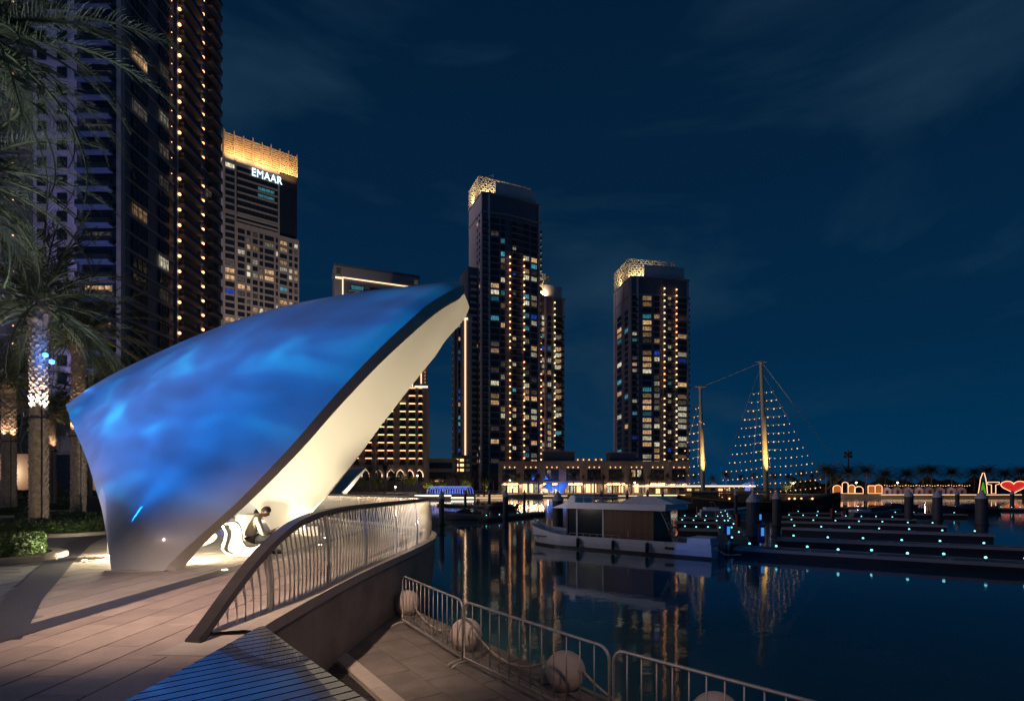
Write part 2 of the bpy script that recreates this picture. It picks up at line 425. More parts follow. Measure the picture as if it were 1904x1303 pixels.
for r_, (b0, wd) in enumerate(((-0.31,0.58),(-0.93,0.62),(-1.58,0.64),(-2.21,0.58))):
    for k in range(-2, 11):
        inst('paving_slab', slab_mesh(1.17,wd,'quay_slab','paving_slab'), low, LQ(k*1.2+(0.6 if r_ % 2 else 0),b0), (0,0,rzq))
for k in range(-2, 11):
    inst('kerb_block', slab_mesh(1.18,0.26,'kerb_stone','kerb_block'), low, LQ(k*1.2,-2.67,QZ+0.05), (0,0,rzq))
lb = MB(); lb.pbox(LQ(-4,-2.80,QZ-0.02), A_*16, B_*0.26, Vector((0,0,0.045)))
lb.build('kerb_bed', MAT['quay_concrete'], low)
gb = MB()     # drain grating beside the kerb
for k in range(150): gb.pbox(LQ(-2.5+k*0.08,-3.22,QZ-0.015), A_*0.045, B_*0.38, Vector((0,0,0.03)))
tag(gb.build('drain_grating', MAT['rail_dark'], low), kind='stuff')
for r_, b0 in enumerate((-3.6,-4.25,-4.9)):
    for k in range(-1, 11):
        inst('paving_slab', slab_mesh(1.17,0.6,'quay_slab','paving_slab'), low, LQ(k*1.2+(0.6 if r_ % 2 else 0),b0), (0,0,rzq))

# far land --------------------------------------------------------------
fl = MB(); fl.prism([(-33,196),(900,196),(900,2500),(-900,2500),(-900,196)], -3.2, FZ)
tag(fl.build('far_promenade', MAT['far_ground']), kind='structure')

# ------------------------------------------------------------------ shell canopy
MPL = Vector((-7.33,15.4,0)); MD = Vector((0.998,0.059,0)).normalized(); MN = Vector((MD.y,-MD.x,0))   # mirror plane; MN points at the viewer
def mirror(p): return p-MN*2*(p-MPL).dot(MN)
def on_plane(x, y):       # photo measure -> point of the vertical ridge plane
    d = Vector(((x-CX)/FPX,1,0)); Y = MPL.dot(MN)/d.dot(MN); return P(x,y,Y)
ridge_px = [(122,752),(178,713),(240,680),(350,630),(450,592),(560,562),(680,541),(780,530),(838,524),(862,531)]
rim_px = [(862,531,None),(842,538,14.75),(800,563,14.1),(770,588,13.6),(700,653,13.0),(620,738,12.6),(540,830,12.3),(450,924,12.0),(380,988,11.75),(335,1028,11.35),(302,1060,10.85)]
left_px = [(122,752,None),(137,795,13.7),(160,850,12.6),(177,905,11.9),(190,950,11.45),(200,1010,11.1),(207,1061,10.87)]
ridge = [on_plane(x,y) for x,y in ridge_px]
rim = [ridge[-1]]+[P(x,y,d) for x,y,d in rim_px[1:]]
lef = [ridge[0]]+[P(x,y,d) for x,y,d in left_px[1:]]
rim[-1].z = 0.0; lef[-1].z = 0.0
def resample(pts, n):
    c = cr_spline(pts, 12); L = [0]
    for a,b_ in zip(c,c[1:]): L.append(L[-1]+(b_-a).length)
    o_ = []; j = 0
    for k in range(n+1):
        s_ = L[-1]*k/n
        while j < len(L)-2 and L[j+1] < s_: j += 1
        u = (s_-L[j])/max(L[j+1]-L[j],1e-9); o_.append(c[j].lerp(c[j+1],min(max(u,0),1)))
    return o_
NS, NV = 40, 44
Rg = resample(ridge,NS); Rr = resample(rim,NV); Lf = resample(lef,NV)
Ft = [Lf[-1].lerp(Rr[-1],k/NS) for k in range(NS+1)]
flank = []
for i in range(NV+1):
    v = i/NV; row = []
    for j in range(NS+1):
        s_ = j/NS
        p = Lf[i]*(1-s_)+Rr[i]*s_+Rg[j]*(1-v)+Ft[j]*v-(Rg[0]*(1-s_)*(1-v)+Rg[-1]*s_*(1-v)+Ft[0]*(1-s_)*v+Ft[-1]*s_*v)
        bul = math.sin(PI*s_)**0.8*math.sin(PI*v)**0.8
        p = p+(MN*0.32+Vector((0,0,0.12)))*bul
        row.append(p)
    flank.append(row)
def shell_mesh(center):
    TH = 0.22
    def sstep(x): x = min(max(x,0),1); return x*x*(3-2*x)
    inner_near = []; inner_far = []
    for i in range(NV+1):
        rn = []; rf = []
        for j in range(NS+1):
            du = flank[i][min(j+1,NS)]-flank[i][max(j-1,0)]; dv = flank[min(i+1,NV)][j]-flank[max(i-1,0)][j]
            nrm = du.cross(dv); nrm.normalize()
            if nrm.dot(MN) > 0: nrm = -nrm            # inward
            inw = nrm*TH
            k = (MPL-flank[i][j]-inw).dot(MN)          # never cross the ridge plane
            p = flank[i][j]+inw
            if k > 0: p = p+MN*k
            t_ = du.normalized(); er = sstep((j/NS-0.80)/0.20); el = sstep((0.15-j/NS)/0.15)
            near = 0.08+0.14*sstep((i/NV)/0.12)
            rn.append(p+t_*(er*near-el*0.08)); rf.append(mirror(p+t_*(er*(0.10+0.26*sstep((i/NV)/0.05)*(1-sstep((i/NV)/0.40)))-el*0.08)))
        inner_near.append(rn); inner_far.append(rf)
    for j in range(NS+1):
        inner_near[-1][j].z = 0.0; inner_far[-1][j].z = 0.0
        inner_near[0][j] = (inner_near[0][j]+inner_far[0][j])*0.5; inner_far[0][j] = inner_near[0][j].copy()
    outer = [[mirror(p) for p in row] for row in flank[:0:-1]]+flank
    inner = inner_far[:0:-1]+inner_near
    b_ = MB(); b_.grid(outer,0); b_.grid(inner,2)
    b_.grid([[r_[-1] for r_ in outer],[r_[-1] for r_ in inner]],1)
    b_.grid([[r_[0] for r_ in outer],[r_[0] for r_ in inner]],1)
    me = b_.mesh('canopy',[MAT['shell'],MAT['shell_rim'],MAT['shell_inner']],True,tuple(center))
    return me
SC = Vector((MPL.x,MPL.y,0))
sh_mesh = shell_mesh(SC)
def make_shell(label, loc, rz, scale, group):
    r_ = thing('shell_canopy', label, 'canopy', loc, rz, group); r_.scale = (scale,)*3
    o = inst('canopy', sh_mesh, r_)
    return r_
shell = make_shell('huge glossy blue-lit shell canopy with cream interior sheltering the seated person', SC, 0, 1.0, 'shell canopies of the promenade')
fp = MB()
for q_ in (0,1):
    pts = [Lf[-1],Rr[-1]] if q_ == 0 else [mirror(Lf[-1]),mirror(Rr[-1])]
    sgn = 1 if q_ == 0 else -1
    fb = MB(); d_ = (pts[1]-pts[0]); nrm = MN*sgn
    fb.pbox(pts[0]-d_*0.08+nrm*0.10+Vector((0,0,0.001)), d_*1.16, -nrm*0.5, Vector((0,0,0.028)))
    fb.build('foot_plate', MAT['shell_rim'], shell)

def area(name, loc, to, power, col, sx, sy=None, spread=180):
    l = bpy.data.lights.new(name,'AREA'); l.energy = power; l.color = col
    l.shape = 'RECTANGLE' if sy else 'DISK'; l.size = sx
    if sy: l.size_y = sy
    l.spread = math.radians(spread)
    o = bpy.data.objects.new(name,l); C.objects.link(o); o.location = loc
    o.rotation_euler = (Vector(to)-Vector(loc)).to_track_quat('-Z','Y').to_euler(); return o
def point(name, loc, power, col, r=0.1):
    l = bpy.data.lights.new(name,'POINT'); l.energy = power; l.color = col; l.shadow_soft_size = r
    o = bpy.data.objects.new(name,l); C.objects.link(o); o.location = loc; return o
def spot(name, loc, to, power, col, ang, blend=0.6, r=0.1):
    l = bpy.data.lights.new(name,'SPOT'); l.energy = power; l.color = col; l.spot_size = math.radians(ang); l.spot_blend = blend; l.shadow_soft_size = r
    o = bpy.data.objects.new(name,l); C.objects.link(o); o.location = loc
    o.rotation_euler = (Vector(to)-Vector(loc)).to_track_quat('-Z','Y').to_euler(); return o

# floodlights standing on the floor inside the shell
def floodlight(label, loc, to, power, size=0.34):
    r_ = thing('floodlight', label, 'floodlight', loc, math.atan2(to[1]-loc[1],to[0]-loc[0])-PI/2, 'floodlights inside the shell')
    b_ = MB(); b_.box(-0.2,0.2,-0.07,0.03,0.06,0.34); b_.box(-0.22,-0.2,-0.03,0.03,0.0,0.24); b_.box(0.2,0.22,-0.03,0.03,0,0.24)
    b_.build('housing', MAT['white_plastic'], r_, world=False)
    b_ = MB(); b_.box(-0.17,0.17,0.031,0.036,0.09,0.31); b_.build('lens', MAT['lens_warm'], r_, world=False)
    d = (Vector(to)-Vector(loc)); d.z = 0; d.normalize()
    area('floodlight_beam', Vector(loc)+Vector((0,0,0.22))+d*0.06, to, power, (1.0,0.83,0.55), 0.34, 0.22)
floodlight('small white floodlight just inside the near foot of the big shell', (-7.75,11.75,0.0), (-6.9,16.3,0.5), 560)
floodlight('small white floodlight at the foot of the lit inner wall, beyond the person', (-6.9,18.6,0.0), (-7.6,20.0,2.2), 150)
floodlight('small white floodlight in the back of the shell behind the lounge chairs', (-9.7,13.2,0.0), (-9.0,17.5,2.6), 200)
floodlight('added white floodlight brightening the pale paving on the shore side of the near shell foot', (-9.3,13.6,0.0), (-10.2,9.4,0.0), 480)  # added to brighten the paving outside the left opening
# recessed ground lights
for (px,py,lab) in ((157,1042,'small round ground light left of the near shell foot'),(418,1060,'small round ground light right of the near shell foot'),
                    (605,1000,'small round ground light behind the railing, farther one'),(595,1013,'small round ground light behind the railing, nearer one')):
    p = G(px,py); r_ = thing('ground_light', lab, 'ground light', p, 0, 'ground lights set in the paving')
    b_ = MB(); b_.lathe([(0.085,0.0),(0.085,0.012),(0.06,0.014)],14); b_.build('trim_ring', MAT['steel'], r_, world=False)
    b_ = MB(); b_.lathe([(0.055,0.0145),(0.05,0.019)],12); b_.build('lens', MAT['lens_warm'], r_, world=False)

# ------------------------------------------------------------------ lounge chairs and the seated person
def chair(label, loc, rz, sc=1.0):
    r_ = thing('lounge_chair', label, 'lounge chair', loc, rz, 'white moulded lounge chairs')
    prof = [(0.52,0.31),(0.42,0.34),(0.25,0.27),(0.08,0.20),(-0.06,0.22),(-0.14,0.34),(-0.16,0.50),(-0.19,0.66),(-0.25,0.76),(-0.34,0.79),(-0.46,0.78),(-0.56,0.76),(-0.55,0.66),
            (-0.50,0.52),(-0.53,0.34),(-0.57,0.20),(-0.50,0.09),(-0.34,0.03),(-0.10,0.0),(0.15,0.01),(0.36,0.06),(0.50,0.15),(0.55,0.24)]
    c_ = cr_spline([(x,0,z) for x,z in prof]+[(prof[0][0],0,prof[0][1])],4)[:-1]
    ctr = Vector((0,0,0.3)); rows = []
    # continuous loop band with rolled lips
    n = len(c_)
    def nrm(i):
        d = c_[(i+1)%n]-c_[i-1]; d.normalize(); return Vector((d.z,0,-d.x))
    for off,y in ((0,-0.29),(0.025,-0.31),(0.045,-0.29),(0.02,-0.2),(0.0,0),(0.02,0.2),(0.045,0.29),(0.025,0.31),(0,0.29),(-0.012,0.0)):
        rows.append([c_[i]*1.0+nrm(i)*(-off)+Vector((0,y,0)) for i in range(n)])
    rows.append(rows[0])
    b_ = MB(); b_.grid(rows, closed=True)
    b_.add([c_[i]+Vector((0,-0.262,0)) for i in range(n)],[tuple(range(n))]); b_.add([c_[i]+Vector((0,0.262,0)) for i in range(n)],[tuple(range(n-1,-1,-1))])
    b_.build('seat_loop', MAT['white_plastic'], r_, smooth=True, world=False)
    b_ = MB()
    for y in (-0.12,0.12): b_.box(-0.3,0.3,y-0.02,y+0.02,-0.0,0.022)
    b_.build('floor_pad', MAT['white_plastic'], r_, world=False)
    r_.scale = (sc,)*3
    return r_
CH = G(464,1031); CHR = 30
chair('white moulded rocking lounge chair with the hunched person sitting on it', CH, math.radians(CHR), 1.08)
chair('empty white moulded lounge chair standing behind the occupied one', (-9.2,15.4,0), math.radians(60), 1.08)
chair('empty white moulded lounge chair partly hidden by the rim of the shell', (-8.55,16.9,0), math.radians(155), 1.1)

def skin_mesh(name, verts, edges, radii, mat, parent, sub=2, root=0):
    me = bpy.data.meshes.new(name); me.from_pydata(verts,edges,[]); me.materials.append(mat)
    o = inst(name, me, parent)
    md = o.modifiers.new('skin','SKIN'); md.use_smooth_shade = True
    if not me.skin_vertices: 
        bpy.context.view_layer.objects.active = o
    for i,sv in enumerate(me.skin_vertices[0].data):
        r = radii[i]; sv.radius = r if isinstance(r,tuple) else (r,r); sv.use_root = (i == root)
    s_ = o.modifiers.new('subdivision','SUBSURF'); s_.levels = sub; s_.render_levels = sub
    return o
def person():
    r_ = thing('person', 'person in a cream shirt and dark trousers hunched over a phone on the lounge chair', 'person', CH+Vector((0.02,0.0,0)), math.radians(CHR))
    r_.scale = (1.08,)*3
    # facing +x.  pelvis on the seat at z .30
    pel=(0.02,0,0.36); wa=(0.0,0,0.50); ch=(0.07,0,0.70); nb=(0.17,0,0.86); nk=(0.235,0,0.915); hd=(0.29,0,0.965)
    v=[pel,wa,ch,nb,nk,hd]; r=[(.09,.10),(.08,.09),(.08,.10),(.055,.065),.048,.055]
    e_=[(0,1),(1,2),(2,3),(3,4),(4,5)]
    for s_ in (-1,1):
        i=len(v)
        v+=[(0.14,s_*0.17,0.81),(0.20,s_*0.235,0.62),(0.24,s_*0.22,0.50),(0.38,s_*0.11,0.50),(0.46,s_*0.055,0.53)]
        r+=[.045,.038,.034,.032,.026]; e_+=[(2,i),(i,i+1),(i+1,i+2),(i+2,i+3),(i+3,i+4)]
        j=len(v)
        v+=[(0.06,s_*0.10,0.35),(0.27,s_*0.13,0.40),(0.47,s_*0.15,0.44),(0.50,s_*0.15,0.24),(0.50,s_*0.15,0.09),(0.58,s_*0.16,0.045)]
        r+=[.08,.07,.052,.046,.036,.033]; e_+=[(0,j),(j,j+1),(j+1,j+2),(j+2,j+3),(j+3,j+4),(j+4,j+5)]
    skin_mesh('body', v, e_, r, MAT['skin'], r_)
    # shirt: torso and sleeves a little wider than the body
    v=[(0.0,0,0.41),wa,ch,nb,(0.205,0,0.885)]; r=[(.145,.175),(.14,.165),(.15,.19),(.09,.115),.066]; e_=[(0,1),(1,2),(2,3),(3,4)]
    for s_ in (-1,1):
        i=len(v); v+=[(0.14,s_*0.17,0.81),(0.20,s_*0.235,0.62),(0.24,s_*0.22,0.50),(0.345,s_*0.135,0.50)]; r+=[.080,.066,.058,.046]; e_+=[(2,i),(i,i+1),(i+1,i+2),(i+2,i+3)]
    skin_mesh('shirt', v, e_, r, MAT['shirt'], r_)
    v=[(0.0,0,0.42),(0.02,0,0.35)]; r=[(.135,.165),(.15,.18)]; e_=[(0,1)]
    for s_ in (-1,1):
        j=len(v); v+=[(0.08,s_*0.10,0.36),(0.27,s_*0.13,0.40),(0.47,s_*0.15,0.445),(0.505,s_*0.15,0.25),(0.50,s_*0.15,0.11)]; r+=[.115,.10,.078,.068,.06]
        e_+=[(1,j),(j,j+1),(j+1,j+2),(j+2,j+3),(j+3,j+4)]
    skin_mesh('trousers', v, e_, r, MAT['trousers'], r_, root=1)
    for s_ in (-1,1):
        b_=MB(); b_.tube([(0.45,s_*0.155,0.045),(0.52,s_*0.16,0.05),(0.62,s_*0.165,0.04),(0.68,s_*0.17,0.03)],[.035,.05,.045,.022],8); b_.build('shoe',MAT['shoe'],r_,smooth=True,world=False)
    # head: ellipsoid with brow, nose, chin, tilted down towards the phone
    def head_pt(th, ph, grow=0.0):
        x=math.sin(th)*math.cos(ph); y=math.sin(th)*math.sin(ph); z=math.cos(th)
        rx,ry,rz_=0.098+grow,0.078+grow,0.118+grow
        q_=Vector((x*rx,y*ry,z*rz_))
        if grow == 0.0:
            if x>0.3 and abs(y)<0.5 and z<-0.35: q_+=Vector((0.012,0,-0.012))
            if z<-0.3: q_.y*=0.85
            if x>0.9 and abs(y)<0.22 and -0.35<z<0.12: q_+=Vector((0.024,0,-0.006))
            if x>0.75 and 0.2<abs(y)<0.5 and 0<z<0.25: q_-=Vector((0.010,0,0))
        return q_
    R_=Matrix.Rotation(math.radians(38),4,'Y'); hc=Vector((0.325,0,1.0))
    b_=MB(); rows=[[R_@head_pt(PI*(i+0.02)/16.04,2*PI*k/20)+hc for k in range(20)] for i in range(17)]
    b_.grid(rows,closed=True); hd_=b_.build('head',MAT['skin'],r_,smooth=True,world=False)
    for s_ in (-1,1):
        b_=MB(); b_.lathe([(0.004,-.03),(0.016,-.018),(0.02,0.0),(0.016,.02),(0.004,.03)],8,(0,0,0)); me=b_.mesh('ear',MAT['skin'],True); inst('ear',me,hd_,hc+R_@Vector((-0.005,s_*0.079,-0.01)),(0,0.6,0),(1,.5,1))
    b_=MB(); rows=[]
    for i in range(13):
        th=PI*0.62*i/12; row=[]
        for k in range(20):
            ph=2*PI*k/20; lim=PI*(0.36 if math.cos(ph)>0.45 else (0.5 if math.cos(ph)>-0.1 else 0.64))
            row.append(R_@head_pt(min(th,lim)+0.01,ph,0.013*(1-0.5*i/12)+0.004*random.random())+hc)
        rows.append(row)
    b_.grid(rows,closed=True); b_.build('hair',MAT['hair'],r_,smooth=True,world=False)
    # hands: palm + five fingers closed round the phone
    for s_ in (-1,1):
        palm=Vector((0.475,s_*0.05,0.535)); b_=MB()
        b_.tube([palm+Vector((-.035,0,-.008)),palm,palm+Vector((.035,-s_*.006,.012))],[.022,.032,.026],8)
        for k,(ln,dy) in enumerate(((.05,.022),(.06,.008),(.056,-.007),(.045,-.02))):
            st=palm+Vector((.03,s_*dy,.012)); b_.tube([st,st+Vector((ln*.5,-s_*.012,.018)),st+Vector((ln*.75,-s_*.03,.022)),st+Vector((ln*.6,-s_*.042,.03))],[.0095,.009,.0085,.006],6)
        st=palm+Vector((-.005,-s_*.02,.018)); b_.tube([st,st+Vector((.025,-s_*.014,.025)),st+Vector((.05,-s_*.012,.034))],[.011,.010,.007],6)
        b_.build('hand',MAT['skin'],r_,smooth=True,world=False)
    ph=thing('phone','lit phone held in both hands by the seated person','phone', CH+Matrix.Rotation(math.radians(CHR),3,'Z')@(Vector((0.54,0,0.575))*1.08)+Vector((0.02,0,0)), math.radians(CHR))
    b_=MB(); b_.pbox((-0.05,-0.04,-0.01),(0.13,0,0.07),(0,0.08,0),(-0.005,0,0.009)); b_.build('case',MAT['black_plastic'],ph,world=False)
    b_=MB(); b_.pbox((-0.0505,-0.036,0.0025),(0.12,0,0.0646),(0,0.072,0),(-0.0008,0,0.0015)); b_.build('screen',MAT['screen'],ph,world=False)
person()

# ------------------------------------------------------------------ curved railing
rl_line = edge_s[10:]            # from about y=6 onwards
def rail_h(p, i):
    # handrail dives to the paving at its near end
    y = p.y if i < 40 else 99
    u = min(max((y-5.85)/3.5,0),1); u = u*u*(3-2*u)*0.55+u*0.45
    return 1.27*u
railing = thing('railing','curved pale baluster railing with a dark handrail that dives to the paving','railing',(-3.1,6.0,0))
L = [0]
line0 = [Vector((-3.42,5.75,0)),Vector((-3.40,6.0,0))]
base = []
for i in range(len(edge_s)):
    if edge_s[i].y < 7.3 and i < 30: continue
    base.append(offs(edge_s,i,-0.12))
path = [Vector((-3.41,5.82,0)),Vector((-3.31,6.3,0)),Vector((-3.23,6.8,0))]+base
path = resample(path, 260)
cum = [0]
for a,b_ in zip(path,path[1:]): cum.append(cum[-1]+(b_-a).length)
def at_len(s_):
    import bisect
    k = min(max(bisect.bisect_right(cum,s_)-1,0),len(path)-2)
    u = (s_-cum[k])/max(cum[k+1]-cum[k],1e-9); p = path[k].lerp(path[k+1],u); d = (path[k+1]-path[k]).normalized()
    return p, d, Vector((d.y,-d.x,0))
def hrail(s_): return 1.29*(1-math.exp(-(max(s_,0)/1.25)**1.2))
hb = MB(); hl = MB(); rows = []; rows2 = []
for k in range(200):
    s_ = cum[-1]*(k/199)**1.15
    p,d,nn = at_len(s_); h = hrail(s_); lean = -0.05*min(h/1.2,1)
    c_ = p+nn*lean+Vector((0,0,h))
    rows.append([c_+nn*a+Vector((0,0,z)) for a,z in ((-0.16,0.0),(-0.15,0.045),(0.02,0.055),(0.05,0.0),(0.02,-0.05),(-0.10,-0.045))])
hb.grid(list(map(list,zip(*rows)))+[list(map(list,zip(*rows)))[0]])
hb.add(rows[0],[(0,1,2,3,4,5)]); hb.add(rows[-1],[(5,4,3,2,1,0)])
hb.build('handrail', MAT['rail_dark'], railing)
hl.grid(list(map(list,zip(*[[r_[5].lerp(r_[4],0.25)+Vector((0,0,-0.006)),r_[5].lerp(r_[4],0.6)+Vector((0,0,-0.006))] for r_ in rows[48:]]))))
hl.build('light_strip', MAT['rail_led'], railing)
# balusters: single bar at the foot that forks into two in the upper half
def baluster_mesh(kind_):
    b_ = MB()
    for sg in (-1,1):
        pts = []
        for k in range(9):
            u = k/8; f_ = max(0,(u-0.40)/0.60)
            pts.append((sg*0.034*f_, -0.03-0.02*math.sin(PI*min(u/0.95,1))**1.2+0.06*u*u+sg*0.03*f_*(1-0.6*f_), u))
        # local -y faces the water
        b_.tube(pts, 0.0105, 5, caps=False)
    return b_.mesh('baluster', MAT['steel'], True)
bm_ = baluster_mesh(0)
s_ = 0.30; k = 0
while s_ < cum[-1]-0.1 and k < 292:
    p,d,nn = at_len(s_); h = hrail(s_)-0.035
    if h > 0.06:
        rz = math.atan2(-nn.y,-nn.x)-PI/2
        inst('baluster', bm_, railing, p+Vector((0,0,0.05))-railing.location, (0,0,rz), (1, min(1,h/1.0), h-0.02))
        k += 1
    s_ += 0.15 if s_ < 12 else 0.135
# flat brighter posts between the balusters
pm_ = MB()
pm_.grid([[(x, -0.04-0.02*math.sin(PI*min(u/0.95,1))**1.2+0.06*u*u+dy, u) for u in [q_/8 for q_ in range(9)]] for x,dy in ((-0.02,-0.012),(0.02,-0.012),(0.02,0.03),(-0.02,0.03),(-0.02,-0.012))])
pm_m = pm_.mesh('post', MAT['steel'], False)
s_ = 1.28
while s_ < cum[-1]-0.5:
    p,d,nn = at_len(s_); h = hrail(s_)-0.035; rz = math.atan2(-nn.y,-nn.x)-PI/2
    inst('post', pm_m, railing, p+Vector((0,0,0.05))-railing.location, (0,0,rz), (1,min(1,h),h-0.02)); s_ += 2.05

b_ = MB(); b_.prism([(-3.62,5.42),(-2.94,5.38),(-2.94,6.25),(-3.0,6.45),(-3.10,6.65),(-3.46,6.65)],-0.01,0.014); tag(b_.build('stone_pad', MAT['kerb_stone']),kind='structure')
# ------------------------------------------------------------------ slatted deck
DZ = 0.10
da = Vector((0.635,-0.773,0)); db = Vector((0.773,0.635,0))    # along the deck / across it (slats run across)
deck = thing('slatted_deck','wide slatted timber deck beside the railing foot, tinted blue','deck',(-2.6,4.6,0))
RB = Vector((-2.88,6.22,DZ))              # far corner of the right edge
XL = -2.90
sw, gap = 0.128, 0.014; k = 0
while k < 40:
    a0 = k*(sw+gap)+0.02; a1 = a0+sw
    def strip(a):
        r_ = RB+da*a; tmax = (r_.x-XL)/db.x
        t_ = min(tmax, 1.96)
        return r_-db*t_, r_
    l0,r0 = strip(a0); l1,r1 = strip(a1)
    if (r0-l0).length > 0.03:
        b_ = MB(); dn = Vector((0,0,-0.035)); bv = 0.006
        top = [l0+da*bv,r0+da*bv,r1-da*bv,l1-da*bv]
        dn1 = Vector((0,0,-bv))
        mid = [l0+dn1,r0+dn1,r1+dn1,l1+dn1]; bot = [q_+dn for q_ in (l0,r0,r1,l1)]
        b_.add(top+mid+bot,[(3,2,1,0),(4,5,1,0),(5,6,2,1),(6,7,3,2),(7,4,0,3),(8,9,5,4),(9,10,6,5),(10,11,7,6),(11,8,4,7)])
        # keep winding upward
        b_.f[0] = (0,1,2,3) if ((top[1]-top[0]).cross(top[3]-top[0])).z > 0 else (3,2,1,0)
        b_.build('slat', MAT['wood_slat'], deck)
    k += 1
b_ = MB(); q0 = RB+Vector((0,0,-0.036)); 
b_.pbox(q0+da*0.05-db*0.06, da*5.2, db*0.05, Vector((0,0,-0.16))); b_.build('edge_joist', MAT['rail_dark'], deck)
b_ = MB(); b_.pbox(Vector((-2.86,1.4,-0.2)), Vector((0,4.6,0)), Vector((0.05,0,0)), Vector((0,0,0.262))); b_.build('side_joist', MAT['rail_dark'], deck)
b_ = MB(); b_.pbox(q0+da*0.3-db*0.10+Vector((0,0,-0.16)), da*5.0, db*0.04, Vector((0,0,-1.18))); b_.build('riser', MAT['quay_concrete'], deck)

# ------------------------------------------------------------------ crowd barriers, ball bollards, rope
BP = [Vector((-2.42,11.85,QZ)),Vector((-0.83,9.2,QZ)),Vector((1.2,6.5,QZ)),Vector((3.0,4.6,QZ)),Vector((5.0,2.9,QZ))]
blab = ['grey steel crowd barrier beside the quay wall, farthest of its row','grey steel crowd barrier between the second and third stone ball','grey steel crowd barrier at the lower edge of the photo, second from its near end','grey steel crowd barrier nearest to the viewer']
for i in range(4):
    a = BP[i]; b_p = BP[i+1]; d = b_p-a; Ln = d.length-0.06; d.normalize(); n_ = 13 if i == 0 else 12
    r_ = thing('crowd_barrier', blab[i], 'barrier', a+d*0.03, math.atan2(d.y,d.x), 'crowd barriers along the lower quay')
    H_ = 1.1; c_ = 0.16; b_ = MB()
    fr = [(0,0,0.14),(0,0,H_-c_)]+[(c_-c_*math.cos(t_),0,H_-c_+c_*math.sin(t_)) for t_ in (0.4,0.8,1.2)]+[(c_,0,H_),(Ln-c_,0,H_)]+[(Ln-c_+c_*math.sin(t_),0,H_-c_+c_*math.cos(t_)) for t_ in (0.4,0.8,1.2)]+[(Ln,0,H_-c_),(Ln,0,0.14)]
    b_.tube(fr,0.021,8,closed=True); b_.build('frame',MAT['galvanised'],r_,smooth=True,world=False)
    br = MB(); br.tube([(0,0,0.14),(0,0,H_-0.005)],0.0095,6); brm = br.mesh('bar',MAT['galvanised'],True)
    for k in range(1,n_+1):
        x_ = Ln*k/(n_+1); top = H_-0.005
        if x_ < c_: top = H_-c_+math.sqrt(max(c_*c_-(c_-x_)**2,0))
        inst('bar',brm,r_,(x_,0,0),(0,0,0),(1,1,1) if x_ > c_ and x_ < Ln-c_ else (1,1,0.93))
    for x_ in (0.035,Ln-0.035):
        ft = MB(); ft.tube([(x_,-0.27,0.015),(x_,-0.24,0.05),(x_,-0.12,0.085),(x_,0.0,0.095),(x_,0.12,0.085),(x_,0.24,0.05),(x_,0.27,0.015)],0.016,6)
        ft.tube([(x_,0,0.09),(x_,0,0.16)],0.016,6); ft.build('foot',MAT['galvanised'],r_,smooth=True,world=False)
    hk = MB(); hk.tube([(0.0,0,0.72),(-0.05,0.0,0.72),(-0.05,0,0.66)],0.006,5); hk.tube([(Ln,0,0.72),(Ln+0.04,0,0.72)],0.006,5); hk.build('hook',MAT['galvanised'],r_,world=False)
ball_c = [(-2.5,12.8),(-0.86,10.05),(0.80,8.05),(2.44,6.42),(3.95,4.4)]
blab = ['pale stone ball bollard beside the curved quay wall','pale stone ball bollard behind the joint of the first two barriers','large pale stone ball bollard behind the middle of the second barrier','pale stone ball bollard at the bottom edge, only its top showing','pale stone ball bollard nearest to the viewer along the quay edge']
BR = 0.30
for (x_,y_),lab in zip(ball_c,blab):
    r_ = thing('ball_bollard', lab, 'bollard', (x_,y_,QZ), random.uniform(0,6), 'stone ball bollards on the lower quay')
    b_ = MB(); pr = [(max(BR*math.sin(t_),0.012),0.0+BR*1.0-BR*math.cos(t_)) for t_ in [0.06+ (PI-0.07)*k/24 for k in range(25)]]
    pr = [(r__-(0.006 if abs(z__-BR*0.78) < 0.012 else 0),z__) for r__,z__ in pr]
    b_.lathe(pr,32); b_.build('ball',MAT['ball_stone'],r_,smooth=True,world=False)
    b_ = MB(); b_.lathe([(0.15,0.0),(0.15,0.03),(0.11,0.05)],16); b_.build('base_ring',MAT['galvanised'],r_,world=False)
    for sg in (-1,1):
        e_ = MB(); dd = Matrix.Rotation(-r_.rotation_euler.z,3,'Z')@(A_*sg)
        e_.tube([Vector((0,0,BR+0.08))+dd*(BR*0.93+0.03)+Vector((math.cos(t_)*0.0,0,0))+dd*0.025*math.cos(t_)+Vector((0,0,0.025*math.sin(t_))) for t_ in [2*PI*k/10 for k in range(10)]],0.006,5,closed=True)
        e_.build('eye_ring',MAT['galvanised'],r_,world=False)
rlab = ['twisted rope sagging between the two balls nearest the quay wall','twisted rope sagging between the second and third stone ball','twisted rope sagging from the large third ball to the bottom edge','twisted rope between the last two stone balls']
for i in range(4):
    a = Vector((*ball_c[i],QZ+BR+0.08)); b_p = Vector((*ball_c[i+1],QZ+BR+0.08)); d = (b_p-a).normalized(); a = a+d*0.33; b_p = b_p-d*0.33
    ctr = [a.lerp(b_p,k/90)+Vector((0,0,-0.30*(1-(2*k/90-1)**2))) for k in range(91)]
    rp = MB(); side = Vector((d.y,-d.x,0))
    for st in range(3):
        rp.tube([c_+(side*math.cos(2*PI*(st/3)+k*0.8)+Vector((0,0,1))*math.sin(2*PI*(st/3)+k*0.8))*0.010 for k,c_ in enumerate(ctr)],0.0115,5)
    tag(rp.build('rope',MAT['rope'],smooth=True),rlab[i],'rope','ropes between the stone balls')

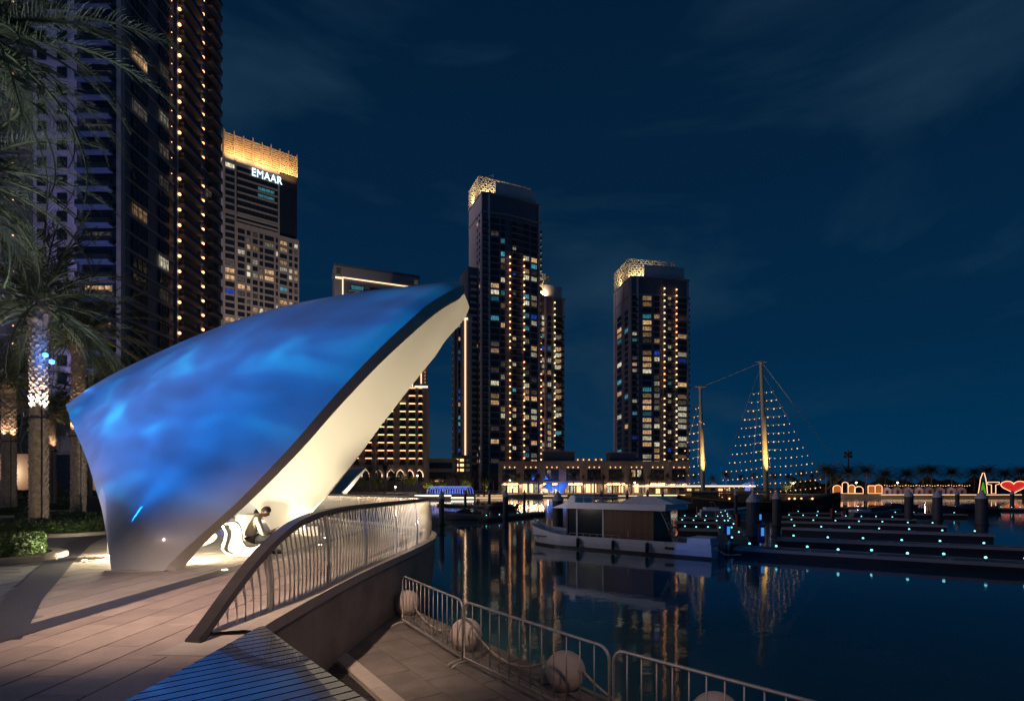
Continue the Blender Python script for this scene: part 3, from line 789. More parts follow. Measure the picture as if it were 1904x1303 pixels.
# ------------------------------------------------------------------ lamp mast behind the viewer: street lamp + blue effect projector
MX, MY = -6.6, 0.3
mast = thing('lamp_mast','dark lamp mast left of the viewer carrying a street lamp','lamp mast',(MX,MY,0))
b_ = MB(); b_.lathe([(0.16,0),(0.16,0.04),(0.09,0.06),(0.08,1.2),(0.055,9.3),(0.03,9.35)],14); b_.build('pole',MAT['rail_dark'],mast,smooth=False,world=False)
b_ = MB(); b_.tube([(0,0,9.0),(0.6,0.5,9.25),(2.0,1.7,9.3)],0.035,8); b_.build('arm',MAT['rail_dark'],mast,world=False)
b_ = MB(); b_.pbox((1.75,1.35,9.18),(0.5,0.42,0),(-0.2,0.24,0),(0,0,0.1)); b_.build('lamp_head',MAT['rail_dark'],mast,world=False)
b_ = MB(); b_.pbox((1.79,1.40,9.16),(0.42,0.35,0),(-0.16,0.19,0),(0,0,0.012)); b_.build('lamp_glass',MAT['lens_warm'],mast,world=False)
PX, PY = -12.6, 2.0
pmast = thing('projector_mast','dark mast left of the viewer carrying two blue effect projectors','projector mast',(PX,PY,0))
b_ = MB(); b_.lathe([(0.14,0),(0.14,0.04),(0.08,0.06),(0.07,1.2),(0.05,6.5),(0.03,6.55)],14); b_.build('pole',MAT['rail_dark'],pmast,world=False)
for z_ in (6.2,5.8):
    b_ = MB(); b_.tube([(0.04,0.10,z_),(0.16,0.38,z_-0.03)],[0.10,0.13],12); b_.build('projector',MAT['black_plastic'],pmast,world=False)
    b_ = MB(); b_.tube([(0.161,0.382,z_-0.03),(0.164,0.389,z_-0.03)],0.11,12); b_.build('projector_lens',MAT['bulb_blue'],pmast,world=False)
spot('street_lamp_light',(MX+1.95,MY+1.66,9.12),(-4.3,8.8,0),7200,(1.0,0.70,0.52),42,0.95,0.12)
pj = spot('blue_projector_light',(PX+0.18,PY+0.43,6.15),(-6.7,13.6,4.2),14500,(1,1,1),80,0.2,0.11)
L_ = pj.data; L_.use_nodes = True; t = L_.node_tree; t.nodes.clear()
o_ = N(t,'ShaderNodeOutputLight'); em_ = N(t,'ShaderNodeEmission'); t.links.new(em_.outputs[0],o_.inputs[0])
tcn = N(t,'ShaderNodeTexCoord'); sp = N(t,'ShaderNodeSeparateXYZ'); t.links.new(tcn.outputs['Normal'],sp.inputs[0])
dx = N(t,'ShaderNodeMath',operation='DIVIDE'); dy = N(t,'ShaderNodeMath',operation='DIVIDE')
t.links.new(sp.outputs['X'],dx.inputs[0]); t.links.new(sp.outputs['Z'],dx.inputs[1]); t.links.new(sp.outputs['Y'],dy.inputs[0]); t.links.new(sp.outputs['Z'],dy.inputs[1])
cb = N(t,'ShaderNodeCombineXYZ'); t.links.new(dx.outputs[0],cb.inputs[0]); t.links.new(dy.outputs[0],cb.inputs[1])
mpn = N(t,'ShaderNodeMapping'); mpn.inputs['Rotation'].default_value = (0,0,-0.75); mpn.inputs['Scale'].default_value = (6.0,9.5,1)
t.links.new(cb.outputs[0],mpn.inputs[0])
nn_ = N(t,'ShaderNodeTexNoise',i_Scale=1.0,i_Detail=5.0,i_Roughness=0.58,i_Distortion=0.45); t.links.new(mpn.outputs[0],nn_.inputs['Vector'])
rp_ = N(t,'ShaderNodeValToRGB'); ee = rp_.color_ramp.elements
ee[0].position = 0.34; ee[0].color = (0.0,0.038,0.20,1); ee[1].position = 0.78; ee[1].color = (0.0,0.50,1.0,1)
q1 = ee.new(0.52); q1.color = (0.0,0.086,0.40,1)
q2 = ee.new(0.62); q2.color = (0.0,0.18,0.58,1)
t.links.new(nn_.outputs['Fac'],rp_.inputs[0])
# soft iris of the projector, elongated
mp2 = N(t,'ShaderNodeMapping'); mp2.inputs['Rotation'].default_value = (0,0,0.0); mp2.inputs['Scale'].default_value = (1.42,2.9,1); t.links.new(cb.outputs[0],mp2.inputs[0])
nd = N(t,'ShaderNodeTexNoise',i_Scale=9.0,i_Detail=3.0); t.links.new(cb.outputs[0],nd.inputs['Vector'])
ln_ = N(t,'ShaderNodeVectorMath',operation='LENGTH'); t.links.new(mp2.outputs[0],ln_.inputs[0])
an = N(t,'ShaderNodeMath',operation='MULTIPLY_ADD'); an.inputs[1].default_value = 0.5; t.links.new(nd.outputs['Fac'],an.inputs[0]); t.links.new(ln_.outputs['Value'],an.inputs[2])
fm = N(t,'ShaderNodeMapRange',interpolation_type='SMOOTHSTEP'); fm.inputs['From Min'].default_value = 1.30; fm.inputs['From Max'].default_value = 0.80
t.links.new(an.outputs[0],fm.inputs['Value']); 
mx = N(t,'ShaderNodeMath',operation='MULTIPLY'); mx.inputs[1].default_value = 1.0; t.links.new(fm.outputs[0],mx.inputs[0])
t.links.new(rp_.outputs[0],em_.inputs['Color']); t.links.new(mx.outputs[0],em_.inputs['Strength'])

# ------------------------------------------------------------------ towers
WM = {}
def win_mesh(w_, h_, mat, mull=2, trans=1):
    key = (round(w_,2),round(h_,2),mat,mull,trans)
    if key not in WM:
        b_ = MB(); b_.box(-w_/2,w_/2,-0.04,0.02,0,h_,0); t_ = max(0.07,min(0.12,w_*0.035))
        b_.box(-w_/2,-w_/2+t_,-0.12,-0.04,0,h_,1); b_.box(w_/2-t_,w_/2,-0.12,-0.04,0,h_,1)
        b_.box(-w_/2+t_,w_/2-t_,-0.12,-0.04,0,t_,1); b_.box(-w_/2+t_,w_/2-t_,-0.12,-0.04,h_-t_,h_,1)
        for k in range(1,mull): b_.box(-w_/2+w_*k/mull-t_/2,-w_/2+w_*k/mull+t_/2,-0.115,-0.04,t_,h_-t_,1)
        if trans: b_.box(-w_/2+t_,w_/2-t_,-0.11,-0.04,h_*0.62-t_/2,h_*0.62+t_/2,1)
        WM[key] = b_.mesh('window',[MAT[mat],MAT['frame_dark']])
    return WM[key]
def bulb_mesh(r, mat):
    key = ('bulb',r,mat)
    if key not in WM:
        b_ = MB(); b_.lathe([(r*math.sin(t_),-r*math.cos(t_)) for t_ in (0.15,0.8,1.57,2.34,2.99)],8); WM[key] = b_.mesh('bulb',MAT[mat],True)
    return WM[key]
def pick(pal):
    u = random.random()
    for p_,m_ in pal:
        if u < p_: return m_
        u -= p_
    return 'tower_glass'
class Tower:
    def __init__(s, name, label, loc, rz, poly, group='lit apartment towers across the marina'):
        s.r = thing(name,label,'tower',loc,rz,group); s.p = [Vector((a,b_,0)) for a,b_ in poly]
    def body(s, z0, z1, mat, name='wall'):
        b_ = MB(); b_.prism([(p.x,p.y) for p in s.p],z0,z1); b_.build(name,MAT[mat],s.r,world=False)
    def fr(s, e_, off, out=0.0):
        a = s.p[e_]; b_ = s.p[(e_+1)%len(s.p)]; d = (b_-a).normalized(); n_ = Vector((d.y,-d.x,0))
        return a+d*off+n_*out, math.atan2(d.y,d.x)
    def put(s, name, me, e_, off, z, out=0.0, scale=(1,1,1)):
        p,r_ = s.fr(e_,off,out); p.z = z; return inst(name,me,s.r,p,(0,0,r_),scale)
    def rings(s, zs, hgt, grow, mat, name='floor_band'):
        c_ = sum(s.p,Vector())/len(s.p); n_ = len(s.p); pts = []
        for i in range(n_):
            d0 = (s.p[i]-s.p[i-1]).normalized(); d1 = (s.p[(i+1)%n_]-s.p[i]).normalized()
            n0 = Vector((d0.y,-d0.x,0)); n1_ = Vector((d1.y,-d1.x,0)); bis = (n0+n1_).normalized(); pts.append(s.p[i]+bis*(grow/max(bis.dot(n0),0.5)))
        b_ = MB(); b_.prism([(p.x,p.y) for p in pts],0,hgt); me = b_.mesh(name,MAT[mat])
        for z in zs: inst(name,me,s.r,(0,0,z))
    def box(s, name, mat, x0,x1,y0,y1,z0,z1):
        b_ = MB(); b_.box(x0,x1,y0,y1,z0,z1); return b_.build(name,MAT[mat],s.r,world=False)
    def pier(s, e_, off, w_, dep, z0, z1, mat, name='pier'):
        b_ = MB(); b_.box(-w_/2,w_/2,-dep,0.1,0,z1-z0); s.put(name,b_.mesh(name,MAT[mat]),e_,off,z0)
    def bulbs(s, e_, off, zs, r=0.42, out=0.7, mat='bulb_warm'):
        for z in zs: s.put('bulb',bulb_mesh(r,mat),e_,off,z,out)
def balcony_mesh(w_, dep, slab, rail, key):
    k_ = ('bal',w_,dep,slab,rail)
    if k_ not in WM:
        b_ = MB(); b_.box(-w_/2,w_/2,-dep,0.05,-0.36,0.0,0)
        b_.box(-w_/2,w_/2,-dep+0.02,-dep+0.07,0.0,0.95,1)
        b_.box(-w_/2,-w_/2+0.05,-dep+0.07,0.0,0,0.95,1); b_.box(w_/2-0.05,w_/2,-dep+0.07,0.0,0,0.95,1)
        WM[k_] = b_.mesh('balcony',[MAT[slab],MAT[rail]])
    return WM[k_]
def lattice(name, parent, w_, h_, loc, rz, mat, cell=2.6, th=0.20, lights=None, dep=0.25):
    # pierced screen: staggered eight-sided rings joined by short bars, in the local XZ plane facing -Y
    b_ = MB()
    def bar(x0,z0,x1,z1):
        d = Vector((x1-x0,0,z1-z0)); l_ = d.length
        if l_ < 1e-3: return
        d /= l_; u = Vector((-d.z,0,d.x))*th/2
        o = Vector((x0,-dep,z0))-u; b_.pbox(o,d*l_,u*2,Vector((0,dep,0)))
    nx = max(2,round(w_/cell)); nz_ = max(2,round(h_/cell)); cw = w_/nx; chh = h_/nz_
    for i in range(nx):
        for j in range(nz_):
            cx_, cz_ = (i+0.5)*cw,(j+0.5)*chh; rr = 0.34*min(cw,chh)*(1.15 if (i+j)%2 else 0.8)
            pts = [(cx_+rr*math.cos(PI/4*k+PI/8),cz_+rr*math.sin(PI/4*k+PI/8)) for k in range(8)]
            for k in range(8): bar(*pts[k],*pts[(k+1)%8])
            for k,(ex,ez) in enumerate(((cx_+cw/2,cz_+chh/4),(cx_+cw/4,cz_+chh/2),(cx_-cw/4,cz_+chh/2),(cx_-cw/2,cz_+chh/4),(cx_-cw/2,cz_-chh/4),(cx_-cw/4,cz_-chh/2),(cx_+cw/4,cz_-chh/2),(cx_+cw/2,cz_-chh/4))): bar(*pts[k],ex,ez)
    for x_ in (0,w_): bar(x_,0,x_,h_)
    for z_ in (0,h_): bar(0,z_,w_,z_)
    o = inst(name,b_.mesh(name,MAT[mat]),parent,loc,(0,0,rz)); return o
def wl(root, p): return Matrix.Translation(root.location)@Matrix.Rotation(root.rotation_euler.z,4,'Z')@Vector(p)
PAL = [(0.13,'win_warm'),(0.13,'win_white'),(0.04,'win_teal'),(0.012,'win_blue'),(0.12,'win_dim')]
PAL_HI = [(0.16,'win_warm'),(0.22,'win_white'),(0.06,'win_teal'),(0.02,'win_blue'),(0.12,'win_dim')]
PAL_LO = [(0.05,'win_warm'),(0.04,'win_white'),(0.02,'win_teal'),(0.008,'win_blue'),(0.05,'win_dim')]

# ---- tall tower behind the palms
FH = 3.35
T = Tower('apartment_tower','very tall dark tower at the left edge with two columns of bulbs',(-118,100.7,0),0,[(0,0),(44.8,0),(44.8,33),(0,33)])
NF = 40
T.body(0,NF*FH,'tower_dark')
T.rings([k*FH+FH-0.18 for k in range(1,NF)],0.36,0.22,'slab_grey')
T.box('stone_front','tower_purple',28.9,37.0,-0.6,-0.002,0,NF*FH)
T.box('corner_pier','slab_grey',44.25,45.1,-0.45,0.6,0,NF*FH)
T.box('edge_pier','slab_grey',44.5,45.5,32.3,33.3,0,NF*FH)
for k in range(1,NF-3):
    z = k*FH
    for c_,w_ in ((30.5,1.7),(34.3,1.85)):
        T.put('window',win_mesh(w_,2.0,pick([(0.04,'win_warm'),(0.04,'win_dim')]),2),0,c_,z+0.7,0.62)
    T.put('window',win_mesh(5.0,2.3,pick([(0.06,'win_warm'),(0.12,'win_dim'),(0.05,'win_blue')]),4),0,40.6,z+0.25,0.1)
    T.put('balcony',balcony_mesh(6.3,1.9,'slab_blue','tower_glass',0),0,40.7,z,0.0)
    T.put('window',win_mesh(4.2,2.3,pick(PAL_LO),3),1,4.8,z+0.5,0.25)
    T.put('window',win_mesh(3.0,2.3,pick([(0.06,'win_warm'),(0.05,'win_white'),(0.03,'win_teal'),(0.05,'win_dim')]),3),1,12.1,z+0.5,0.25)
    if k % 2: T.put('window',win_mesh(2.4,2.2,pick(PAL_LO),2),1,28.6,z+0.5,0.25)
    T.put('balcony',balcony_mesh(7.6,1.3,'slab_grey','frame_dark',0),1,20.7,z,0.22)
    T.put('balcony',balcony_mesh(4.4,1.2,'slab_grey','frame_dark',0),1,30.6,z,0.22)
    if k % 2 == 0: T.put('window',win_mesh(3.6,2.2,pick(PAL_LO),3),0,18.0,z+0.5,0.1)
for off in (16.2,25.1): T.pier(1,off,0.6,0.6,0,NF*FH,'slab_grey')
sk = set((8,20))
T.bulbs(1,16.2,[k*FH+1.6 for k in range(1,38) if k != 21],0.33,0.95)
T.bulbs(1,25.1,[k*FH+1.6 for k in range(1,38) if k != 22],0.33,0.95)
T.bulbs(1,14.2,[k*FH+1.6 for k in range(20,38)],0.09,0.5)
T.bulbs(0,25.0,[k*FH+1.6 for k in range(2,36) if k % 5],0.14,0.5)

ff = thing('added_facade_light','added unseen floodlight below the tall tower brightening its wall in violet','floodlight',(-80,66,0))  # added fill for the front wall that the sun lamp barely reaches
b_ = MB(); b_.lathe([(0.4,0),(0.3,0.4),(0.5,0.5),(0.55,1.0)],10); b_.build('body',MAT['rail_dark'],ff,world=False)
spot('added_facade_beam',(-80,66,1.15),(-83,100,52),36000,(0.72,0.64,1.0),80,0.9,0.3)
# ---- office tower with the lit crown and the sign
u_ = Vector((0.797,0.604,0)); K = P(415,905,250); K.z = 0
T = Tower('sign_tower','beige tower with a glowing golden crown and white rooftop lettering',K,math.atan2(u_.y,u_.x),[(0,0),(24.6,0),(24.6,22),(0,22)])
FH = 3.27; NF = 48
T.body(0,NF*FH,'tower_beige')
T.box('side_wing','tower_beige',24.6,34.3,0.9,20,0,126)
T.box('glass_wing','tower_glass',24.6,31.5,2.2,18,126,NF*FH-1)
T.box('recess_glass','tower_glass',5.6,24.0,-0.05,0.3,126.5,153)
T.rings([FH*k-0.2 for k in (39.6,47)],0.9,0.2,'tower_beige')
cols = [(2.8,4.0,2),(7.6,3.0,2),(10.8,1.6,1),(13.7,2.2,2),(16.4,1.6,1),(20.0,4.2,4),(23.6,1.2,1)]
for k in range(2,NF-1):
    z = k*FH
    for c_,w_,mu in cols:
        if z > 124 and c_ > 5: continue
        T.put('window',win_mesh(w_,2.15,pick(PAL if 8 < k < 32 else PAL_LO),mu,0),0,c_,z+0.55,0.02)
T2 = Tower.__new__(Tower); T2.r = T.r; T2.p = [Vector((24.6,0.9,0)),Vector((34.3,0.9,0)),Vector((34.3,20,0)),Vector((24.6,20,0))]
for k in range(2,38):
    for c_,w_,mu in ((2.2,3.4,2),(5.6,1.6,1),(8.2,1.6,1)): T2.put('window',win_mesh(w_,2.0,pick(PAL),mu,0),0,c_,k*FH+0.55,0.02)
for k in range(40,47):
    T.put('window',win_mesh(17.0,1.9,pick([(0.3,'win_dim')]) if k != 44 else 'tower_glass',9,0),0,14.9,k*FH+0.6,0.06)
for k in (43,44): T.put('window',win_mesh(7.5,1.7,'win_teal',9,0),0,18.6,k*FH+0.7,0.16)
for k in range(39,47): T.box('recess_band','tower_beige',5.9,23.8,-0.55,-0.2,k*FH-0.35,k*FH+0.42)
for off in (5.1,9.6,12.2,15.3,17.6,22.4): T.pier(0,off,0.5,0.35,0,126,'tower_beige')
for off in (0.4,5.1,24.3): T.pier(0,off,0.7,0.5,0,NF*FH,'tower_beige')
for k in range(3,NF-2):
    T.put('window',win_mesh(2.2,1.8,pick([(0.05,'win_warm')]),2,0),3,4,k*FH+0.7,0.02); T.put('window',win_mesh(2.2,1.8,'tower_glass',2,0),3,12,k*FH+0.7,0.02)
# crown of golden louvres
z0,z1 = NF*FH+0.2,NF*FH+11.2
for (xa,ya,xb,yb) in ((0.6,0.6,33.2,0.6),(0.6,20,0.6,0.6)):
    d = Vector((xb-xa,yb-ya,0)); ln = d.length; rz_ = math.atan2(d.y,d.x)
    for k in range(10):
        b_ = MB(); b_.box(0,ln,-0.12,0.12,0,0.66); inst('louvre',b_.mesh('louvre',MAT['gold_screen']),T.r,(xa,ya,z0+0.1+k*1.05),(0,0,rz_))
    for k in range(9 if ln > 30 else 6):
        b_ = MB(); b_.box(-0.2,0.2,-0.5,-0.13,0,z1-z0+(1.0 if k % 2 else 0.3)); inst('fin',b_.mesh('fin',MAT['gold_screen']),T.r,(xa+d.x*k/(8 if ln>30 else 5),ya+d.y*k/(8 if ln>30 else 5),z0-0.2),(0,0,rz_))
    b_ = MB(); b_.box(0,ln,0.9,1.1,-6 if xa<xb and ln>30 else 0,8.6); inst('screen_wall',b_.mesh('screen_wall',MAT['frame_dark']),T.r,(xa,ya,z0),(0,0,rz_))
T.box('glass_corner','tower_glass',31.5,33.6,1.8,18,128,z0-0.3)
for xx in (6,17,28):
    area('crown_light',wl(T.r,(xx,-3.0,z0-1.0)),wl(T.r,(xx,0.8,z0+6)),1500,(1.0,0.57,0.24),9,0.8)
area('crown_light',wl(T.r,(-3.0,10,z0-1.0)),wl(T.r,(0.8,10,z0+6)),1500,(1.0,0.57,0.24),9,0.8)
ff = thing('added_facade_light','added floodlight brightening the sign tower, unseen low behind the shell','floodlight',wl(T.r,(18,-75,8)),0)  # added lamp, brightens the facade turned away from the sun lamp
b_ = MB(); b_.lathe([(0.5,-8.6),(0.3,-1),(0.9,-0.8),(1.0,0.2)],10); b_.build('body',MAT['rail_dark'],ff,world=False)
spot('added_facade_beam',wl(T.r,(18,-75,8.5)),wl(T.r,(16,0,85)),190000,(1.0,0.78,0.64),95,0.9,0.5)
fc = bpy.data.curves.new('lettering','FONT'); fc.body = 'EMAAR'; fc.size = 5.2; fc.extrude = 0.15; fc.space_character = 1.06; fc.align_x = 'LEFT'
fo = bpy.data.objects.new('lettering',fc); C.objects.link(fo); bpy.context.view_layer.update()
fme = bpy.data.meshes.new_from_object(fo.evaluated_get(bpy.context.evaluated_depsgraph_get())); fme.materials.clear(); fme.materials.append(MAT['letter_glow'])
bpy.data.objects.remove(fo); bpy.data.curves.remove(fc)
fo = inst('lettering',fme,T.r,(11.9,-0.75,150.4),(PI/2,0,0))
fo.scale = (0.80,1,1)

# ---- framed building behind the shell
u_ = Vector((2.44,1,0)).normalized(); K = P(623,905,238); K.z = 0
T = Tower('framed_tower','dark block with a warm light line framing its roof, above the shell tip',K,math.atan2(u_.y,u_.x),[(0,0),(37.5,0),(37.5,16),(0,16)])
ztop = 1.7+0.415*238
T.body(0,ztop-1.0,'tower_dark')
T.box('roof_slab','tower_dark',-0.4,37.9,-0.5,16.4,ztop-1.0,ztop)
T.box('frame_pier','slab_grey',0,2.9,-0.4,-0.01,0,ztop-1); T.box('frame_pier','slab_grey',34.6,37.5,-0.4,-0.01,0,ztop-1); T.box('frame_beam','slab_grey',2.9,34.6,-0.4,-0.01,ztop-5.6,ztop-1)
for nm,a in (('light_line',(3.0,34.5,-0.55,-0.41,ztop-6.1,ztop-5.6)),('light_line',(3.0,3.45,-0.55,-0.41,30,ztop-6.1)),('light_line',(34.05,34.5,-0.55,-0.41,30,ztop-6.1)),('light_line',(0.1,2.8,-0.55,-0.41,ztop-6.6,ztop-5.8)),('light_line',(34.9,37.4,-0.55,-0.41,ztop-6.6,ztop-5.8))): T.box(nm,'led_warm',*a)
for k in range(int(ztop/3.2)-3,8,-1):
    for c_,w_ in ((9.5,5.5),(19,8),(29,5.5)): T.put('window',win_mesh(w_,2.0,pick(PAL_LO),5,0),0,c_,k*3.2+0.4,0.02)
    if k > int(ztop/3.2)-8: T.box('floor_band','slab_grey',6,33,-0.5,-0.02,k*3.2-0.3,k*3.2+0.05)
for k in range(2): T.put('window',win_mesh(1.9,2.2,'win_dim',4,1),0,1.45 if k == 0 else 36.1,ztop-4.4,0.45)

# ---- hotel wing with arched arcade and warm balconies
K = P(640,905,215); K.z = FZ
T = Tower('hotel_wing','beige hotel block with warm balconies and arched windows right of the shell',K,math.radians(4),[(0,0),(32.6,0),(32.6,14),(0,14)])
T.body(0,43,'far_stone'); T.box('cornice','far_stone',28,33.2,-0.7,2,42.5,44.2); T.box('light_line','led_warm',28,33.2,-0.85,-0.72,42.6,43.3)
T.box('roof_tower','far_stone',28.5,32.0,1,12,44.2,58); T.box('light_line','led_warm',30.2,30.6,0.8,0.98,44.4,57)
for k in range(9): T.bulbs(0,32.0,[45+k*1.4],0.16,-0.6,'bulb_gold')
for k in range(10):
    z = 11.5+k*3.15
    for c_,w_ in ((4.5,2.8),(9.6,2.8),(14.6,2.8),(18.2,2.6),(23.2,2.6),(26.9,2.9),(30.2,1.6)):
        if z > 36 and c_ < 26: continue
        T.put('window',win_mesh(w_*0.75,2.2,'tower_glass',2,0),0,c_,z+0.2,0.02)
        T.put('balcony',balcony_mesh(w_,1.0,'far_stone','frame_dark',0),0,c_,z,0.0)
        b_ = MB(); b_.box(-w_*0.42,w_*0.42,-0.55,-0.02,0,0.16); T.put('soffit_light',b_.mesh('soffit_light',MAT['soffit']),0,c_,z+2.62)
for off in (1.8,12.1,16.4,25.0,28.7,32.0): T.pier(0,off,0.8,1.1,0,40,'far_stone')
for c_ in (3.5,8.5,13.5,18.5,22.2,26.0,29.8):
    b_ = MB(); pts = [(-1.3,0),(1.3,0),(1.3,2.4),(0.9,3.4),(0,4.2),(-0.9,3.4),(-1.3,2.4)]
    b_.add([(x,-0.35,z) for x,z in pts]+[(x,0.02,z) for x,z in pts],[tuple(range(7))]+[(i,(i+1)%7,7+(i+1)%7,7+i) for i in range(7)])
    T.put('arch_window',b_.mesh('arch_window',MAT['tower_glass']),0,c_,5.2)
    b_ = MB(); b_.tube([(x*1.12,-0.45,z*1.05) for x,z in ((1.3,1.4),(1.3,2.4),(0.9,3.4),(0,4.2),(-0.9,3.4),(-1.3,2.4),(-1.3,1.4))],0.16,5); T.put('arch_light',b_.mesh('arch_light',MAT['led_warm']),0,c_,5.2)
T.box('terrace','far_stone',20,33,-5.5,-0.02,0,4.6)

# ---- slim lit pier tower
K = P(842,905,262); K.z = FZ
T = Tower('slim_tower','slim tower with one bright vertical light line left of the tallest tower',K,math.radians(8),[(0,0),(9.2,0),(9.2,14),(0,14)])
ztop = 1.7+0.322*262+1
T.body(0,ztop,'tower_dark')
for a in ((0.0,0.9),(1.9,2.6),(3.7,4.5),(7.2,9.2)): T.box('pier','tower_beige',a[0],a[1],-0.6,-0.01,18,ztop-2)
T.box('cornice','tower_beige',-0.3,9.5,-0.8,2,ztop-2,ztop); T.box('light_line','led_warm',1.0,7.2,-0.95,-0.82,ztop-3.0,ztop-2.0)
T.box('light_line','led_warm',5.7,6.35,-0.8,-0.62,18,ztop-3.1)
for k in range(6,27):
    T.put('window',win_mesh(1.0,1.9,pick([(0.15,'win_teal'),(0.15,'win_blue'),(0.2,'win_warm')]),1,0),0,3.15,k*3.2+0.4,0.02)
    T.bulbs(0,-0.1,[k*3.2+0.8],0.10,0.35,'bulb_gold')
T.box('podium','far_stone',-0.5,9.0,-4,-0.02,0,18)
for z in (10.2,12.6,15.0):
    for c_ in (1.6,4.2,7.0):
        b_ = MB(); b_.box(-0.9,0.9,-0.1,0.02,0,1.2); inst('window',b_.mesh('window',MAT['shop_warm' if c_ < 5 else 'win_dim']),T.r,(c_,-4.0,z))

def screen_tower(name,label,K,rz,Lx,Ly,breaks,FH,ztop,zc,cols,bal,bulbs_at,bz0,bz1,crown,pal,leftcols,skip=(),z0w=14,bulge=1.7):
    front = [(s_,-bulge*math.sin(PI*s_/Lx)) for s_ in breaks]
    T = Tower(name,label,K,rz,front+[(Lx,Ly),(0,Ly)])
    ne = len(breaks)-1; nf = int(ztop/FH)
    T.body(0,ztop,'tower_dark')
    T.box('side_wall','tower_stone',-0.5,-0.003,-0.1,Ly*0.99,0,ztop)
    def ed(s_):
        for i in range(ne):
            if breaks[i] <= s_ <= breaks[i+1]: return i,(s_-breaks[i])/(breaks[i+1]-breaks[i])
        return ne-1,1.0
    def fp(s_):
        i,u = ed(s_); a = T.p[i]; b_ = T.p[i+1]; return i,u*(b_-a).length
    T.rings([k*FH-0.12 for k in range(3,nf-2)],0.26,0.10,'slab_grey')
    for k in range(int(z0w/FH),nf-3):
        z = k*FH
        for c_,w_,mu in cols:
            i,o_ = fp(c_); T.put('window',win_mesh(w_,2.35,pick(pal(k/nf)),mu,1),i,o_,z+0.5,0.13)
        for c_,w_ in bal:
            i,o_ = fp(c_); T.put('balcony',balcony_mesh(w_,1.3,'slab_grey','frame_dark',0),i,o_,z,0.1)
    for c_ in bulbs_at:
        i,o_ = fp(c_); T.pier(i,o_,0.5,0.5,0,bz1+1.5,'slab_grey')
        T.bulbs(i,o_,[z for z in [bz0+j*FH for j in range(200)] if z < bz1 and int(z/FH) not in skip],0.46,1.75)
    eL = len(T.p)-1
    for off_,w_,mat,prb in leftcols:
        for k in range(int(z0w/FH),nf-(2 if mat else 5)):
            T.put('window',win_mesh(w_,1.7 if w_ < 2 else 2.4,pick(prb),1 if w_ < 2 else 3,0),eL,Ly-off_,k*FH+0.8,0.53)
    # two-storey head with overhanging slab, parapet, lattice crown
    T.rings([ztop-0.6,ztop-10.5],0.8,0.7,'slab_grey','roof_slab')
    i,o_ = fp(3.4); T.pier(i,o_,1.0,0.8,0,ztop-0.7,'tower_stone')
    i,o_ = fp(Lx-0.4); T.pier(i,o_,1.0,0.5,0,ztop-0.7,'tower_stone')
    pw = MB(); pts = [(s_,1.0-bulge*math.sin(PI*s_/Lx)) for s_ in [Lx*(0.22+0.72*k/8) for k in range(9)]]
    pw.prism(pts+[(p[0],p[1]+1.2) for p in pts[::-1]],ztop,ztop+7.0); pw.build('parapet',MAT['tower_stone'],T.r,world=False)
    x0,x1,y0,y1 = crown
    h_ = zc-ztop
    lattice('lattice_screen',T.r,x1-x0,h_,(x0,y0,ztop+0.3),0,'lattice')
    lattice('lattice_screen',T.r,y1-y0,h_,(x0,y1,ztop+0.3),-PI/2,'lattice')
    lattice('lattice_screen',T.r,y1-y0,h_,(x1,y0,ztop+0.3),PI/2,'lattice')
    T.box('plant_room','tower_dark',x0+2.5,x1-2.5,y0+2.5,y1-0.5,ztop,zc-1.5)
    area('crown_light',wl(T.r,((x0*0.75+x1*0.25),y0-2.2,ztop+0.6)),wl(T.r,(x0*0.75+x1*0.25,y0,ztop+h_*0.75)),2300,(1.0,0.74,0.40),(x1-x0)*0.45,0.6)
    area('crown_light',wl(T.r,(x0-2.0,(y0+y1)/2,ztop+0.6)),wl(T.r,(x0,(y0+y1)/2,ztop+h_*0.75)),2300,(1.0,0.74,0.40),0.6,(y1-y0)*0.8)
    return T
K = P(897,905,280); K.z = 0
palE = lambda u: PAL_LO if u > 0.8 else PAL
T = screen_tower('lattice_tower','tallest dark tower with a pierced golden crown at its left corner',K,math.atan2(0.39,0.92),33,21,[0,12.5,22.8,33],3.4,155,165.5,
    [(6.6,4.4,4),(10.9,2.2,2),(17.4,2.0,2),(24.6,3.4,3),(29.4,3.6,3)],[(1.5,3.0),(18.6,6.4)],[14.2,22.4],17,123,(-0.3,30,5,21),palE,
    [(3.0,1.3,1,[(0.15,'win_warm'),(0.15,'win_dim')]),(6.6,1.3,1,[(0.15,'win_warm'),(0.15,'win_dim')])],skip=(21,))
b_ = MB(); b_.tube([(0,0,0),(0,0,5)],0.4,6); b_.tube([(-1.5,0,5),(3,0,7)],0.35,6); b_.box(-1,1,-1,1,-1,1); inst('roof_crane',b_.mesh('roof_crane',MAT['tower_stone']),T.r,(8,12,165.5))
for k in range(18,44): inst('balcony',balcony_mesh(2.4,1.6,'tower_beige','frame_dark',0),T.r,(33.1,1.4,k*3.4-6),(0,0,PI/2))
b_ = MB(); b_.box(0,5.5,0,15,0,118); inst('rear_wing',b_.mesh('rear_wing',MAT['tower_dark']),T.r,(-5.6,6.5,0))
for k in range(4,34):
    inst('balcony',balcony_mesh(3.4,1.2,'slab_grey','tower_stone',0),T.r,(-2.8,6.5,k*3.4))

K = P(1003,905,302); K.z = 0
T = screen_tower('lower_lattice_tower','shorter lit tower with a golden lattice block, attached right of the tallest tower',K,math.atan2(0.39,0.92),15.5,16,[0,8,15.5],3.4,109,122,
    [(2.8,3.0,2),(5.9,2.2,2),(11.5,4.4,4)],[(13.6,2.6)],[0.4,8.2],17,107,(0.8,7.2,2,14),lambda u: PAL_HI if u < 0.9 else PAL,[(5,1.3,1,[(0.1,'win_warm')])],skip=(20,),bulge=0.8)

